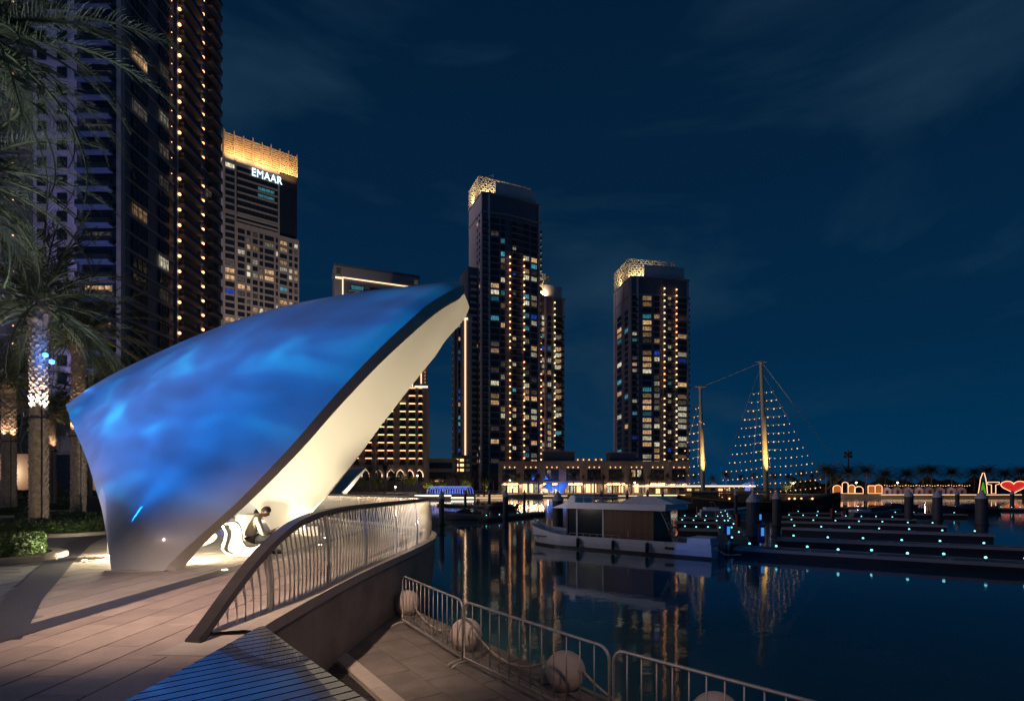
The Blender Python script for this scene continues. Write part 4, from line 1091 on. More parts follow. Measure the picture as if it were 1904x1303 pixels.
K = P(1174,905,300); K.z = 0
T = screen_tower('corner_lattice_tower','dark tower with a broad golden lattice crown, standing alone behind the ship',K,math.atan2(0.167,0.986),34,27,[0,16.6,26.6,34],3.4,119,130,
    [(8.8,5.0,4),(14.4,3.0,3),(22.0,2.0,2),(30.0,5.6,6),(1.9,2.8,2)],[(1.8,3.4),(21.8,5.6)],[18.0,25.4],17,113,(-0.3,28,4,26),lambda u: PAL if u > 0.45 else PAL_HI,
    [(6.0,5.0,0,[(0.1,'win_warm'),(0.05,'win_teal')]),(17,6.5,0,[(0.08,'win_warm'),(0.06,'win_white'),(0.06,'win_teal')])],skip=(16,))
for off_ in (1.5,11.0,24): 
    b_ = MB(); b_.box(-0.9,-0.5,off_-0.9,off_+0.9,0,117); inst('pier',b_.mesh('pier',MAT['tower_stone']),T.r)
b_ = MB(); b_.tube([(0,0,0),(5,0,4.5)],0.4,6); b_.tube([(5,0,4.5),(5,0,1.5)],0.2,5); inst('roof_crane',b_.mesh('roof_crane',MAT['tower_stone']),T.r,(14,10,129))
for k in range(6,33): inst('balcony',balcony_mesh(3.0,1.4,'slab_grey','frame_dark',0),T.r,(34.1,2.0,k*3.4),(0,0,PI/2))

# ---- low arcade building
K = P(928,905,238); K.z = FZ
pod = Tower('arcade_building','long low stone arcade with downlights above big dark windows',K,0,[(0,0),(84,0),(84,20),(0,20)])
pod.body(0,13.0,'tower_dark'); pod.box('roof_slab','far_stone',-0.6,84.6,-1.2,20,13.0,14.1)
nb = 9; bw = 84/nb
for k in range(nb+1): pod.box('pilaster','far_stone',max(k*bw-0.75,-0.3),min(k*bw+0.75,84.3),-0.9,-0.02,0,13.0)
for k in range(nb):
    x0 = k*bw+0.75; x1 = (k+1)*bw-0.75
    pod.box('lintel','far_stone',x0,x1,-0.6,-0.02,10.6,13.0); pod.box('inner_jamb','far_stone',x0,x0+0.9,-0.45,-0.02,5.2,10.6); pod.box('inner_jamb','far_stone',x1-0.9,x1,-0.45,-0.02,5.2,10.6)
    pod.put('window',win_mesh(x1-x0-1.8,4.6,'tower_glass',5,1),0,(x0+x1)/2,5.9,0.05)
    if k in (2,6): pod.put('window',win_mesh(1.8,3.0,'win_warm',2,1),0,x0+2.6,7.2,0.2)
    if k == 6: pod.put('window',win_mesh(1.8,3.0,'win_white',2,1),0,x0+5.2,7.2,0.2)
    for q_ in (-2.2,0,2.2): pod.put('downlight',bulb_mesh(0.26,'bulb_gold'),0,(x0+x1)/2+q_,11.4,0.72)
    pod.box('fascia','far_stone',x0,x1,-1.0,-0.02,4.4,5.2)
    nsh = 3
    for j in range(nsh):
        xx = x0+(x1-x0)*(j+0.5)/nsh; b_ = MB(); ww = (x1-x0)/nsh*0.82
        b_.box(-ww/2,ww/2,-0.15,0.02,0,3.9,0)
        for q_ in (-ww/2,-0.06,ww/2-0.12): b_.box(q_,q_+0.12,-0.25,-0.15,0,3.9,1)
        pod.put('shop_window',b_.mesh('shop_window',[MAT['win_white' if (k*3+j)%5 == 0 else ('shop_warm' if (k+j)%3 else 'win_warm')],MAT['frame_dark']]),0,xx,0.2)
    if k in (0,2,3,5,7):
        b_ = MB(); b_.add([(x0,-0.7,4.4),(x1,-0.7,4.4),(x1,-3.0,3.5),(x0,-3.0,3.5)],[(0,1,2,3)]); b_.add([(x0,-3.0,3.5),(x1,-3.0,3.5),(x1,-3.0,3.15),(x0,-3.0,3.15)],[(0,1,2,3)]); b_.build('awning',MAT['awning'],pod.r,world=False)
pod.box('roof_pavilion','tower_dark',20,34,5,15,14.1,18.5); pod.box('roof_pavilion','tower_dark',50,62,5,15,14.1,18.0); pod.box('roof_edge','far_stone',19.5,34.5,4.6,15.4,18.5,19.0); pod.box('roof_edge','far_stone',49.5,62.5,4.6,15.4,18.0,18.5)
for x_ in (35,37.5,40,43,45.5):
    b_ = MB(); b_.lathe([(0.9,0),(1.1,1.4)],8); inst('roof_planter',b_.mesh('roof_planter',MAT['awning']),pod.r,(x_,3,14.1)); pod.put('downlight',bulb_mesh(0.3,'bulb_gold'),0,x_,14.8,-1.2)
# ---- low terrace block between hotel and slim tower
K = P(790,905,236); K.z = FZ
lo = Tower('terrace_block','low flat-roofed block with dark ribbon windows between hotel and slim tower',K,0,[(0,0),(13,0),(13,12),(0,12)])
lo.body(0,14.5,'far_stone'); lo.put('window',win_mesh(11,2.6,'tower_glass',6,0),0,6.5,10.8,0.02); lo.put('window',win_mesh(11,3.0,'tower_glass',6,0),0,6.5,6.2,0.02); lo.box('roof_slab','far_stone',-0.5,13.5,-1.0,12,14.5,15.2)
lo.box('light_line','led_warm',4,9,-0.5,-0.3,5.2,5.5)
lo.box('car_ramp','far_stone',-4,16,-9,-4,0,3.2)
for k in range(5): lo.put('window',win_mesh(2.2,1.2,'frame_dark',1,0),0,-2.5+k*3.8,1.2,9.02)

# ------------------------------------------------------------------ palms
def frond_mesh(L_f, droop, n, mat, seed, lw=0.022, ll=0.62):
    rnd = random.Random(seed); b_ = MB(); pts = []
    for k in range(n+1):
        u = k/n; ang = -droop*u*u*1.25; pts.append(None)
    x = z = 0.0; a0 = 0.0; pts = [Vector((0,0,0))]; dirs = []
    for k in range(n):
        u = (k+0.5)/n; a = a0-droop*(u**1.5); x += math.cos(a)*L_f/n; z += math.sin(a)*L_f/n
        pts.append(Vector((x,0.04*math.sin(3*u+seed),z)))
    b_.tube(pts,[0.035*(1-0.85*k/n)+0.004 for k in range(n+1)],4,caps=False)
    for k in range(int(n*0.13),n+1):
        u = k/n; d = (pts[min(k+1,n)]-pts[max(k-1,0)]).normalized(); up = Vector((-d.z,0,d.x))
        ln = ll*(math.sin(PI*min(1,0.18+0.80*u))**0.7)*(1-0.30*u)*rnd.uniform(0.85,1.1)
        for sg in (-1,1):
            for q_ in range(2):
                p = pts[k]+(d*(L_f/n)*0.5*q_ if k < n else Vector((0,0,0)))
                sp_ = 0.95-0.55*u+rnd.uniform(-0.12,0.12)
                side = (Vector((0,sg,0))*math.sin(sp_)+d*math.cos(sp_)).normalized()
                side = (side+up*rnd.uniform(0.05,0.42)).normalized()
                tip = p+side*ln+Vector((0,0,-0.22*ln*rnd.uniform(0.4,1.4)))
                mid = p+side*ln*0.5+Vector((0,0,0.01)); wv = d*lw*0.5*(1.2-0.4*u)
                b_.add([p-wv*0.6,p+wv*0.6,mid+wv,tip,mid-wv],[(0,1,2,3,4)])
    return b_.mesh('frond',mat)
fr_up = [frond_mesh(3.3,0.55,26,MAT['palm_leaf'],s_) for s_ in (1,2)]
fr_mid = [frond_mesh(3.6,1.15,28,MAT['palm_leaf'],s_) for s_ in (3,4,5)]
fr_low = [frond_mesh(3.5,1.5,26,MAT['palm_leaf'],s_) for s_ in (6,7)]
def trunk_mesh(h_, r0, r1, mat, seed, rows_per_m=9.0, sc=True):
    rnd = random.Random(seed); b_ = MB(); n = 14; rows = []
    nr = int(h_*3)
    for i in range(nr+1):
        u = i/nr; r = r0+(r1-r0)*u
        if u < 0.04: r *= 1.15-3*u
        if u > 0.86: r *= 1+0.45*math.sin((u-0.86)/0.14*PI*0.62)
        rows.append([(r*math.cos(2*PI*k/n),r*math.sin(2*PI*k/n),u*h_) for k in range(n)])
    b_.grid(rows,closed=True)
    if sc:
        m_ = int(h_*rows_per_m)
        for i in range(m_):
            u = i/m_; r = r0+(r1-r0)*u; bigf = 1.0
            if u > 0.86: r *= 1+0.45*math.sin((u-0.86)/0.14*PI*0.62); bigf = 1.8
            for k in range(9):
                a = 2*PI*(k+0.5*(i%2))/9+rnd.uniform(-0.16,0.16); ca,sa = math.cos(a),math.sin(a); wd = 2*PI*r/9*0.52
                o = Vector((ca*r*0.96,sa*r*0.96,u*h_)); tt = Vector((-sa,ca,0)); rd = Vector((ca,sa,0)); hh = 0.13*bigf*rnd.uniform(0.7,1.3); pr_ = 0.035*bigf*rnd.uniform(0.5,1.5)
                b_.add([o-tt*wd,o+tt*wd,o+tt*wd*0.45+rd*(pr_+0.02)+Vector((0,0,hh)),o-tt*wd*0.45+rd*(pr_+0.02)+Vector((0,0,hh)),o+Vector((0,0,hh*0.95))],[(0,1,2,3),(1,4,2),(0,3,4),(3,2,4)])
    return b_.mesh('trunk',mat,False)
def palm(label, loc, h_, r0, r1, fs, nfr, seed, collar=None, light=0, mat='palm_bark', lcol=(1.0,0.62,0.34)):
    rnd = random.Random(seed); r_ = thing('palm_tree',label,'palm tree',loc,0,'date palms on the plaza')
    inst('trunk',trunk_mesh(h_,r0,r1,MAT[mat],seed),r_)
    for k in range(nfr):
        u = k/nfr; az = k*2.39996+rnd.uniform(-0.25,0.25); el = math.radians(82-118*u**0.85+rnd.uniform(-7,7))
        ms = fr_up if u < 0.25 else (fr_mid if u < 0.78 else fr_low)
        s_ = fs*rnd.uniform(0.85,1.1)
        inst('frond',rnd.choice(ms),r_,(0.12*math.cos(az),0.12*math.sin(az),h_-0.25*u),(rnd.uniform(-0.3,0.3),-el,az),(s_,)*3)
    if collar:
        rc = r0+(r1-r0)*collar/h_+0.05; b_ = MB(); b_.tube([((rc+0.06)*math.cos(2*PI*k/16),(rc+0.06)*math.sin(2*PI*k/16),collar) for k in range(16)],0.03,6,closed=True)
        b_.build('light_collar',MAT['rail_dark'],r_,world=False)
        d = Vector((-loc[0],-loc[1],0)).normalized()
        for a in (-0.75,0.55):
            dd = Matrix.Rotation(a,3,'Z')@d; q_ = dd*(rc+0.22)
            b_ = MB(); b_.tube([q_+Vector((0,0,collar-0.02)),q_+Vector((0,0,collar+0.14))],[0.05,0.07],8); b_.tube([dd*rc+Vector((0,0,collar)),q_+Vector((0,0,collar))],0.015,5); b_.build('uplight',MAT['rail_dark'],r_,world=False)
            if light: spot('uplight_beam',Vector(loc)+q_+Vector((0,0,collar+0.17)),Vector(loc)+Vector((0,0,collar+2.6)),light,lcol,75,0.7,0.05)
    cbm = MB(); cbm.tube([Vector((-loc[0],-loc[1],0)).normalized()*(r0+0.05)+Vector((0.12,0,z)) for z in (0.1,0.8,1.6,2.4,3.2,4.0,h_*0.6)],0.018,5); cbm.build('cable',MAT['black_plastic'],r_,world=False)
    return r_
p0 = Vector((-17.6,20.0,0.0))
main_palm = palm('nearest full date palm with blue lamps on its trunk',p0,8.7,0.27,0.24,1.25,58,11,4.25,280,lcol=(1.0,0.84,0.72))
for dz,dx_ in ((6.55,0.42),(6.30,0.66)):
    b_ = MB(); b_.tube([(0.22,-0.1,dz),(dx_-0.06,-0.2,dz)],0.02,5); b_.build('lamp_bracket',MAT['rail_dark'],main_palm,world=False)
    b_ = MB(); b_.lathe([(0.02,-0.09),(0.085,-0.05),(0.085,0.05),(0.02,0.09)],10,(dx_,-0.2,dz)); b_.build('blue_lamp',MAT['bulb_blue'],main_palm,world=False)
point('palm_blue_light',p0+Vector((0.7,-0.45,6.4)),40,(0.05,0.25,1.0),0.08)
palm('stout date palm just behind the shell corner, with a dark box at its foot',Vector((-21.2,26.3,0)),9.3,0.30,0.26,1.15,50,12,4.15,200)
palm('slim date palm seen between the two stout trunks',Vector((-32.6,38,0)),7.0,0.30,0.27,1.0,40,13,4.2,90,'palm_bark')
palm('date palm at the left edge with an orange-lit trunk',Vector((-29.0,31,0)),8.0,0.34,0.3,1.15,44,14,4.3,110,'palm_bark')
palm('date palm whose trunk shows along the shell edge',Vector((-31.2,39.5,0)),8.5,0.31,0.28,1.0,40,15,4.0,80,'palm_bark')
palm('small date palm with pale fronds above the shell ridge',Vector((-29.5,43,0)),10.5,0.3,0.28,0.8,36,16)
palm('tall near date palm whose fronds hang in from the top left',Vector((-14.1,14.0,0)),13.8,0.40,0.32,1.35,60,17,5.0,800,lcol=(0.95,0.95,1.0))
palm('near date palm outside the left edge, only its fronds showing',Vector((-16.6,16.0,0)),11.2,0.40,0.32,1.2,56,18,5.0,600,lcol=(0.95,0.95,1.0))
for x_,y_,s_ in ((-38,52,21),(-44,60,22),(-50,48,23)):
    palm({21:'dark palm in the shade below the tall tower, right one',22:'dark palm in the shade below the tall tower, middle one',23:'dark palm in the shade below the tall tower, left one'}[s_],Vector((x_,y_,0)),12.0+s_%3*1.5,0.35,0.3,1.25,38,s_)

# hedges in round planters ------------------------------------------------
def leaf_cloud(n, fn, size, seed, mat, name='foliage', parent=None):
    rnd = random.Random(seed); b_ = MB()
    for _ in range(n):
        p = Vector(fn(rnd)); d = Vector((rnd.gauss(0,1),rnd.gauss(0,1),rnd.gauss(0.4,1))).normalized(); s_ = size*rnd.uniform(0.6,1.3)
        a = d.orthogonal().normalized(); a = Matrix.Rotation(rnd.uniform(0,6.28),3,d)@a; c_ = d.cross(a)
        b_.add([p-a*s_,p+c_*s_*0.42,p+a*s_,p-c_*s_*0.42],[(0,1,2,3)])
    return b_.build(name,mat,parent,world=False)
def hedge(label, loc, rx, ry, h_, seed, n, size=0.05, kerb=True, purple=False):
    r_ = thing('planter_hedge',label,'hedge',loc,0,'clipped hedges in the plaza planters')
    if kerb:
        b_ = MB(); rows = []
        for g,z in ((0.42,0.0),(0.42,0.11),(0.38,0.13),(0.12,0.13),(0.10,0.05)): rows.append([((rx+g)*math.cos(2*PI*k/48),(ry+g)*math.sin(2*PI*k/48),z) for k in range(48)])
        b_.grid(rows,closed=True); b_.build('kerb_ring',MAT['kerb_stone'],r_,world=False)
    b_ = MB(); b_.lathe([(1,0.02),(1,0.06)],40); o = b_.build('soil',MAT['soil'],r_,world=False); o.scale = (rx+0.1,ry+0.1,1)
    b_ = MB(); b_.lathe([(0.88,0.05),(0.93,h_*0.8),(0.85,h_*0.92),(0.1,h_*0.94)],36); o = b_.build('dense_core',MAT['leaf_green'],r_,world=False); o.scale = (rx,ry,1)
    def f(rnd):
        if rnd.random() < 0.55:
            a = rnd.uniform(0,2*PI); return (rx*math.cos(a)*rnd.uniform(0.9,1.03),ry*math.sin(a)*rnd.uniform(0.9,1.03),rnd.uniform(0.05,h_))
        a = rnd.uniform(0,2*PI); q_ = math.sqrt(rnd.random()); return (rx*q_*math.cos(a),ry*q_*math.sin(a),h_*rnd.uniform(0.9,1.08))
    leaf_cloud(n,f,size,seed,MAT['leaf_green'],'foliage',r_)
    return r_
hedge('clipped round hedge around the nearest palm',(-17.4,19.6,0),2.6,1.7,0.46,1,9000,0.055)
hedge('clipped round hedge around the stout palm by the shell corner',(-21.0,26.0,0),2.7,1.4,0.46,2,6000,0.06)
hedge('leafy hedge cut off by the left edge, nearest to the viewer',(-12.35,12.6,0),1.15,1.0,0.55,3,7000,0.04)
hedge('dark low hedge at the far left edge behind the others',(-30.5,31,0),3.0,1.6,0.5,4,4000,0.07)
hedge('dark hedge around the slim palm',(-32.6,38,0),3.4,1.6,0.5,5,4000,0.08)
hedge('bright green hedge lit by the light strip left of the shell edge',(-36.5,47,0),5,1.4,1.2,6,6000,0.10,False)
hedge('bright green hedge behind the dark planters at the left edge',(-42.5,49,0),4.6,1.4,1.3,7,6000,0.10,False)
b_ = thing('utility_box','dark utility box at the foot of the stout palm','utility box',(-20.05,26.0,0))
q_ = MB(); q_.box(-0.35,0.35,-0.2,0.2,0.1,1.25); q_.build('case',MAT['rail_dark'],b_,world=False); q_ = MB(); q_.box(-0.3,0.3,-0.215,-0.201,0.2,1.15); q_.build('door',MAT['black_plastic'],b_,world=False)
# low beige building, awning, steps, light strips behind the palms
bb = thing('beige_pavilion','low beige building with an awning and wall lamps behind the palms','building',(-58,62,0))
def bbx(name,mat,x0,x1,y0,y1,z0,z1):
    b_ = MB(); b_.box(x0,x1,y0,y1,z0,z1); return b_.build(name,MAT[mat],bb,world=False)
bbx('wall','tower_beige',-12,26,0,8,0,11.5)
for x_ in (-8,-2,4.5,9,13.5,19,25): bbx('pilaster','tower_beige',x_-0.4,x_+0.4,-0.5,-0.01,0,11)
bbx('cornice','far_stone',-12.5,26.5,-0.8,8,11.5,12.1); bbx('dark_window','tower_glass',5,8.4,-0.12,-0.01,0.4,5.4); bbx('dark_window','tower_glass',-1.4,3.9,-0.12,-0.01,5.5,10)
q_ = MB(); q_.add([(6.0,-0.02,7.6),(13.0,-0.02,7.6),(13.0,-4.0,5.6),(6.0,-4.0,5.6),(6,-4,5.2),(13,-4,5.2)],[(0,1,2,3),(3,2,5,4)]); q_.build('awning',MAT['awning'],bb,world=False)
for x_ in (11.9,0.4,20.5,-5):
    bbx('wall_lamp','lens_warm',x_-0.12,x_+0.12,-0.75,-0.52,2.6,4.0)
    point('wall_lamp_light',Vector((-58+x_,62-1.4,3.3)),180,(1.0,0.58,0.30),0.15)
for i,(x0,x1,z_) in enumerate(((-16,30,0.15),(-16,30,0.45))): bbx('step','far_stone',x0,x1,-7+i*1.0,-6+i*1.0,0,z_)
bbx('light_strip','led_strip',-16,2,-8.1,-8.0,0.18,0.34); bbx('light_strip','led_strip',14,30,-8.1,-8.0,0.18,0.34)
bbx('planter_wall','kerb_stone',-6,3,-4,-3,0.45,2.4)
for k,(x_,y_,s_) in enumerate(((-62,57,1.9),(-40.5,57,1.7))):
    r_ = thing('bushy_tree',('bushy green tree in the planter by the beige building','bushy green tree just left of the shell edge')[k],'tree',(x_,y_,2.2 if k == 0 else 0),0,'small trees by the beige building')
    q_ = MB(); q_.tube([(0,0,0),(0.1,0,1.5),(0.3,0.1,2.6)],[0.12,0.1,0.05],6); q_.tube([(0.08,0,1.4),(-0.5,0.1,2.6)],[0.07,0.03],5); q_.build('trunk',MAT['palm_bark_dark'],r_,world=False)
    cl = [(random.gauss(0,1.1)*s_*0.6,random.gauss(0,0.8)*s_*0.6,3.0+random.gauss(0,0.7)*s_*0.6,random.uniform(0.5,0.9)*s_*0.5) for _ in range(16)]
    def f(rnd):
        c_ = rnd.choice(cl); d = Vector((rnd.gauss(0,1),rnd.gauss(0,1),rnd.gauss(0,1))).normalized(); return Vector(c_[:3])+d*c_[3]*rnd.uniform(0.5,1)
    leaf_cloud(4500,f,0.12,31+k,MAT['leaf_green'],'crown',r_)

# ------------------------------------------------------------------ far promenade: palms, lit trees, lamps, shells, signs
def far_palm_mesh(seed):
    rnd = random.Random(seed); b_ = MB()
    for k in range(60):
        az = k*2.4; el = math.radians(72-100*(k/60)); L_f = rnd.uniform(2.4,3.2); p = Vector((0,0,0)); pts = [p]
        for j in range(6):
            e2 = el-1.1*((j+0.5)/6)**1.4; p = p+Vector((math.cos(az)*math.cos(e2),math.sin(az)*math.cos(e2),math.sin(e2)))*L_f/6; pts.append(p)
        sd_ = Vector((-math.sin(az),math.cos(az),0))
        for j in range(6):
            d = pts[j+1]-pts[j]
            for sg in (-1,1):
                for q_ in range(3):
                    o = pts[j]+d*(q_/3); ln = 0.55*(1-0.08*j)
                    b_.add([o,o+d*0.16,o+sd_*sg*ln+d*0.6+Vector((0,0,-0.2*ln+rnd.uniform(-.1,.1)))],[(0,1,2)])
    return b_.mesh('crown',MAT['palm_leaf_far'])
fpm = [far_palm_mesh(s_) for s_ in (1,2,3)]
tk = MB(); tk.tube([(0,0,0),(0.03,0,0.5),(0,0,1)],[0.26,0.2,0.24],7); tkm = tk.mesh('trunk',MAT['palm_bark_dark'],True)
ORD = ['first','second','third','fourth','fifth','sixth','seventh','eighth','ninth','tenth','eleventh','twelfth','thirteenth','fourteenth','fifteenth','sixteenth','seventeenth','eighteenth','nineteenth','twentieth','twenty-first','twenty-second','twenty-third','twenty-fourth']
def far_palm(label,group,x,Y,ycrown,s_,wide=1.0):
    p = P(x,905,Y); p.z = FZ; zc = EYE-(ycrown-905)/1000*Y
    r_ = thing('far_palm',label,'palm tree',p,random.uniform(0,6),group)
    inst('trunk',tkm,r_,(0,0,0),(0,0,0),(1,1,zc-FZ)); inst('crown',random.choice(fpm),r_,(0,0,zc-FZ),(0,0,0),(s_*wide,s_*wide,s_))
xs = [945,962,983,1003,1022,1066,1084,1104,1121,1139,1156,1172,1190,1207,1222,1240,1258,1272]
for i,x in enumerate(xs): far_palm(ORD[i]+' palm from the left in the row before the arcade','palms before the arcade',x+random.uniform(-3,3),random.uniform(212,228),random.uniform(882,889),random.uniform(0.85,1.15))
xs = [688,702,716,733,748,807,826,846,880,900,918]
for i,x in enumerate(xs): far_palm(ORD[i]+' palm from the left on the bank right of the shell','palms on the bank right of the shell',x,random.uniform(150,205),random.uniform(868,884) if x < 760 else random.uniform(882,890),random.uniform(0.8,1.2))
xs = [1536,1545,1577,1610,1646,1686,1716,1732,1770,1812,1836,1868,1898]
for i,x in enumerate(xs): far_palm(ORD[i]+' palm from the left in the row behind the lit signs','palms behind the lit signs',x,random.uniform(198,212),random.uniform(874,882),random.uniform(1.35,1.7),1.5)
xs = [1290,1325,1350,1378,1400,1440,1465,1490,1510]
for i,x in enumerate(xs): far_palm(ORD[i]+' palm from the left on the far bank behind the ship masts','palms behind the ship',x,random.uniform(205,225),random.uniform(880,890),random.uniform(0.9,1.2))
# lime-lit round trees
for i,(x,y,s_) in enumerate(((668,893,2.2),(700,897,1.6),(762,893,2.3),(795,899,1.6),(824,897,1.7),(866,895,1.8),(903,898,1.5),(1240,905,1.2),(1462,905,1.6))):
    Y = 170 if x < 800 else 205; p = P(x,905,Y); p.z = FZ
    r_ = thing('lit_tree',ORD[i]+' yellow-green floodlit round tree from the left on the far bank','tree',p,0,'floodlit round trees on the far bank')
    q_ = MB(); q_.tube([(0,0,0),(0.05,0,1.2),(0.1,0,1.7)],[0.13,0.10,0.07],6); q_.tube([(0.05,0,1.1),(0.7,0.2,2.2)],[0.07,0.03],5); q_.tube([(0.05,0,1.2),(-0.6,-0.1,2.3)],[0.07,0.03],5); q_.build('trunk',MAT['palm_bark_dark'],r_,world=False)
    zc = EYE-(y-905)/1000*Y-FZ
    cl = [(random.gauss(0,0.55)*s_,random.gauss(0,0.5)*s_,zc+random.gauss(0,0.38)*s_,random.uniform(0.3,0.55)*s_) for _ in range(14)]
    def f(rnd):
        c_ = rnd.choice(cl); d = Vector((rnd.gauss(0,1),rnd.gauss(0,1),rnd.gauss(0,1))).normalized(); return Vector(c_[:3])+d*c_[3]*rnd.uniform(0.4,1)
    leaf_cloud(1300,f,0.20,60+i,MAT['leaf_lime'],'crown',r_)
    q_ = MB(); q_.lathe([(0.12,0),(0.14,0.2)],8,(0.5,-2.2,0)); q_.build('tree_floodlight',MAT['rail_dark'],r_,world=False)
    spot('tree_floodlight_beam',p+Vector((0.5,-2.2,0.3)),p+Vector((0,0,zc)),700,(1.0,0.86,0.40),100,0.6,0.1)
# street lamps
for i,(x,y,Y) in enumerate(((776,884,176),(948,893,205),(1064-112,905,205),(1592,897,190),(1669,897,190),(1475,898,205),(1180,897,206),(735,905,160),(1395,903,205))):
    p = P(x,y,Y); r_ = thing('street_lamp',ORD[i]+' white globe street lamp counted along the far bank','street lamp',(p.x,p.y,FZ),0,'globe street lamps on the far bank')
    q_ = MB(); q_.tube([(0,0,0),(0,0,p.z-FZ-0.3)],[0.09,0.06],6); q_.build('pole',MAT['rail_dark'],r_,world=False)
    q_ = MB(); q_.lathe([(0.3*math.sin(t_),-0.3*math.cos(t_)) for t_ in (0.2,0.8,1.57,2.3,2.9)],10,(0,0,p.z-FZ)); q_.build('globe',MAT['bulb_white'],r_,smooth=True,world=False)
    point('street_lamp_glow',p+Vector((0,-0.6,0)),900,(1.0,0.78,0.55),0.4)
# distant shells
sl = [('distant shell canopy peeping out behind the inner edge of the big one',(-37.6,120,0),0.0,0.8),('shell canopy right behind the big one, glimpsed under its rim behind the chairs',(-13.6,26.5,0),math.radians(10),0.85),
      ('small distant shell canopy in front of the arcade, left of its pair',P(1017,905,214),math.radians(62),0.62),('small distant shell canopy in front of the arcade, right of its pair',P(1041,905,216),math.radians(12),0.66),
      ('small distant shell canopy behind the ship cabin, left of its pair',P(1326,905,214),math.radians(62),0.60),('small distant shell canopy behind the main mast, right of its pair',P(1386,905,214),math.radians(12),0.66)]
for i,(lab,loc,rz,s_) in enumerate(sl):
    loc = Vector(loc); loc.z = FZ if i > 1 else 0.0
    make_shell(lab,loc,rz,s_,'shell canopies of the promenade')
    point('shell_light',loc+Vector((0.4,0,0.5)),700 if i == 0 else 420,(1.0,0.90,0.72),0.15)
    if i > 1:
        pq = thing('projector_pole',['','','first','second','third','fourth'][i]+' slim dark pole with a blue projector before the distant shells, from the left','projector pole',(loc.x-2,loc.y-16,FZ),0,'projector poles before the distant shells')
        q_ = MB(); q_.tube([(0,0,-2.2),(0,0,6.7)],0.06,6); q_.build('pole',MAT['rail_dark'],pq,world=False); q_ = MB(); q_.box(-0.16,0.16,-0.35,-0.05,6.7,7.15); q_.build('projector_head',MAT['rail_dark'],pq,world=False)
        spot('shell_blue_light',loc+Vector((-2,-16,7)),loc+Vector((0,0,2)),9000,(0.02,0.18,1.0),50,0.6,0.1)
# tunnel of blue light arches on a lit platform
r_ = thing('light_arch_tunnel','tunnel of thin blue-white light arches on a lit platform','light tunnel',(P(795,905,168).x,168,FZ),0)
for k in range(16):
    q_ = MB(); q_.tube([(1.4*math.cos(t_),0,2.4*math.sin(t_)**0.8+0.3) for t_ in [0.01+(PI-0.02)*j/12 for j in range(13)]],0.055,5)
    inst('light_arch',q_.mesh('light_arch',MAT['neon_blue']),r_,(1.2+k*0.78,0.4*math.sin(k),0.2),(0,0,0.5+0.08*math.sin(k*2)))
q_ = MB(); q_.box(-3.5,7.5,-3.2,-1,-0.2,0.25); q_.build('platform_light',MAT['neon_white'],r_,world=False); q_ = MB(); q_.box(7.6,14.5,-2.6,-1,-0.9,-0.45); q_.build('platform_light',MAT['neon_white'],r_,world=False)
q_ = MB(); q_.box(-3.6,14.8,-1,4,-2.4,0.18); q_.build('platform',MAT['dock_side'],r_,world=False)
# lit stair strips on the far quay
fq = thing('lit_quay_steps','long low quay steps with warm light strips across the marina','steps',(0,195,FZ))
for (x0,x1,y_) in ((848,886,921.5),(892,940,921.5),(1010,1055,922),(1068,1098,923),(848,940,925.5),(1150,1195,922),(1640,1900,920)):
    a = P(x0,y_,194); c_ = P(x1,y_,194); q_ = MB(); q_.pbox(a,Vector((c_.x-a.x,0,0)),Vector((0,0.6,0)),Vector((0,0,0.22))); q_.build('light_strip',MAT['led_strip'],fq)
q_ = MB(); q_.box(-34,120,194.3,196.2,-3.2,FZ-0.15); q_.build('quay_step',MAT['quay_concrete'],fq)
# restaurant barge behind the masts
p = P(1196,905,150); bg_ = thing('restaurant_barge','long low lit restaurant barge behind the ship masts','barge',(p.x,150,WZ))
for nm,mt,a in (('hull','dock_edge',(0,31,0,7,-0.2,1.4)),('deck_light','led_warm',(0,31,-0.12,0,1.45,1.72)),('cabin','ship_wood',(3,29,1.5,6,1.42,3.9)),('roof','awning',(-3,31,-0.5,6.5,3.95,4.3)),('roof_light','neon_white',(-3,31,-0.65,-0.52,3.97,4.3))):
    q_ = MB(); q_.box(*a); q_.build(nm,MAT[mt],bg_,world=False)
for k in range(11): inst('window',win_mesh(1.3,1.5,['shop_warm','win_warm','win_dim','tower_glass'][k%4],2,0),bg_,(4.5+k*2.2,1.48,2.0))

# neon signs on the far right
def sign(label,loc,parts):
    r_ = thing('light_sign',label,'light sign',loc,0,'outlined light signs on the far bank')
    for nm,pts,rr,mt,cl in parts:
        q_ = MB(); q_.tube(pts,rr,5,closed=cl); q_.build(nm,MAT[mt],r_,smooth=True,world=False)
    return r_
YS = 188; u1 = YS/1000
def spx(x0,pts): return [((x-x0)*u1,0,(917-y)*u1) for x,y in pts]
base_ = lambda x: Vector(((x-CX)*u1,YS,EYE-(917-905)*u1))
def arch(x0,x1,ys,yt,n=8): return [(x0,917)]+[((x0+x1)/2-(x1-x0)/2*math.cos(PI*k/n),ys-(ys-yt)*math.sin(PI*k/n)) for k in range(n+1)]+[(x1,917)]
aset = [(1549,1564,907,902,'neon_orange',0),(1566,1577,900,896,'tower_glass',1),(1577,1590,907,901,'neon_orange',1),(1589,1605,910,904,'tower_glass',1),(1614,1627,903,902.5,'neon_orange',1),(1627,1640,905,901,'neon_orange',1)]
alab = ['orange heart-like arch','tall white-outlined arch','orange pointed arch','low empty arch','square orange gate','round orange arch']
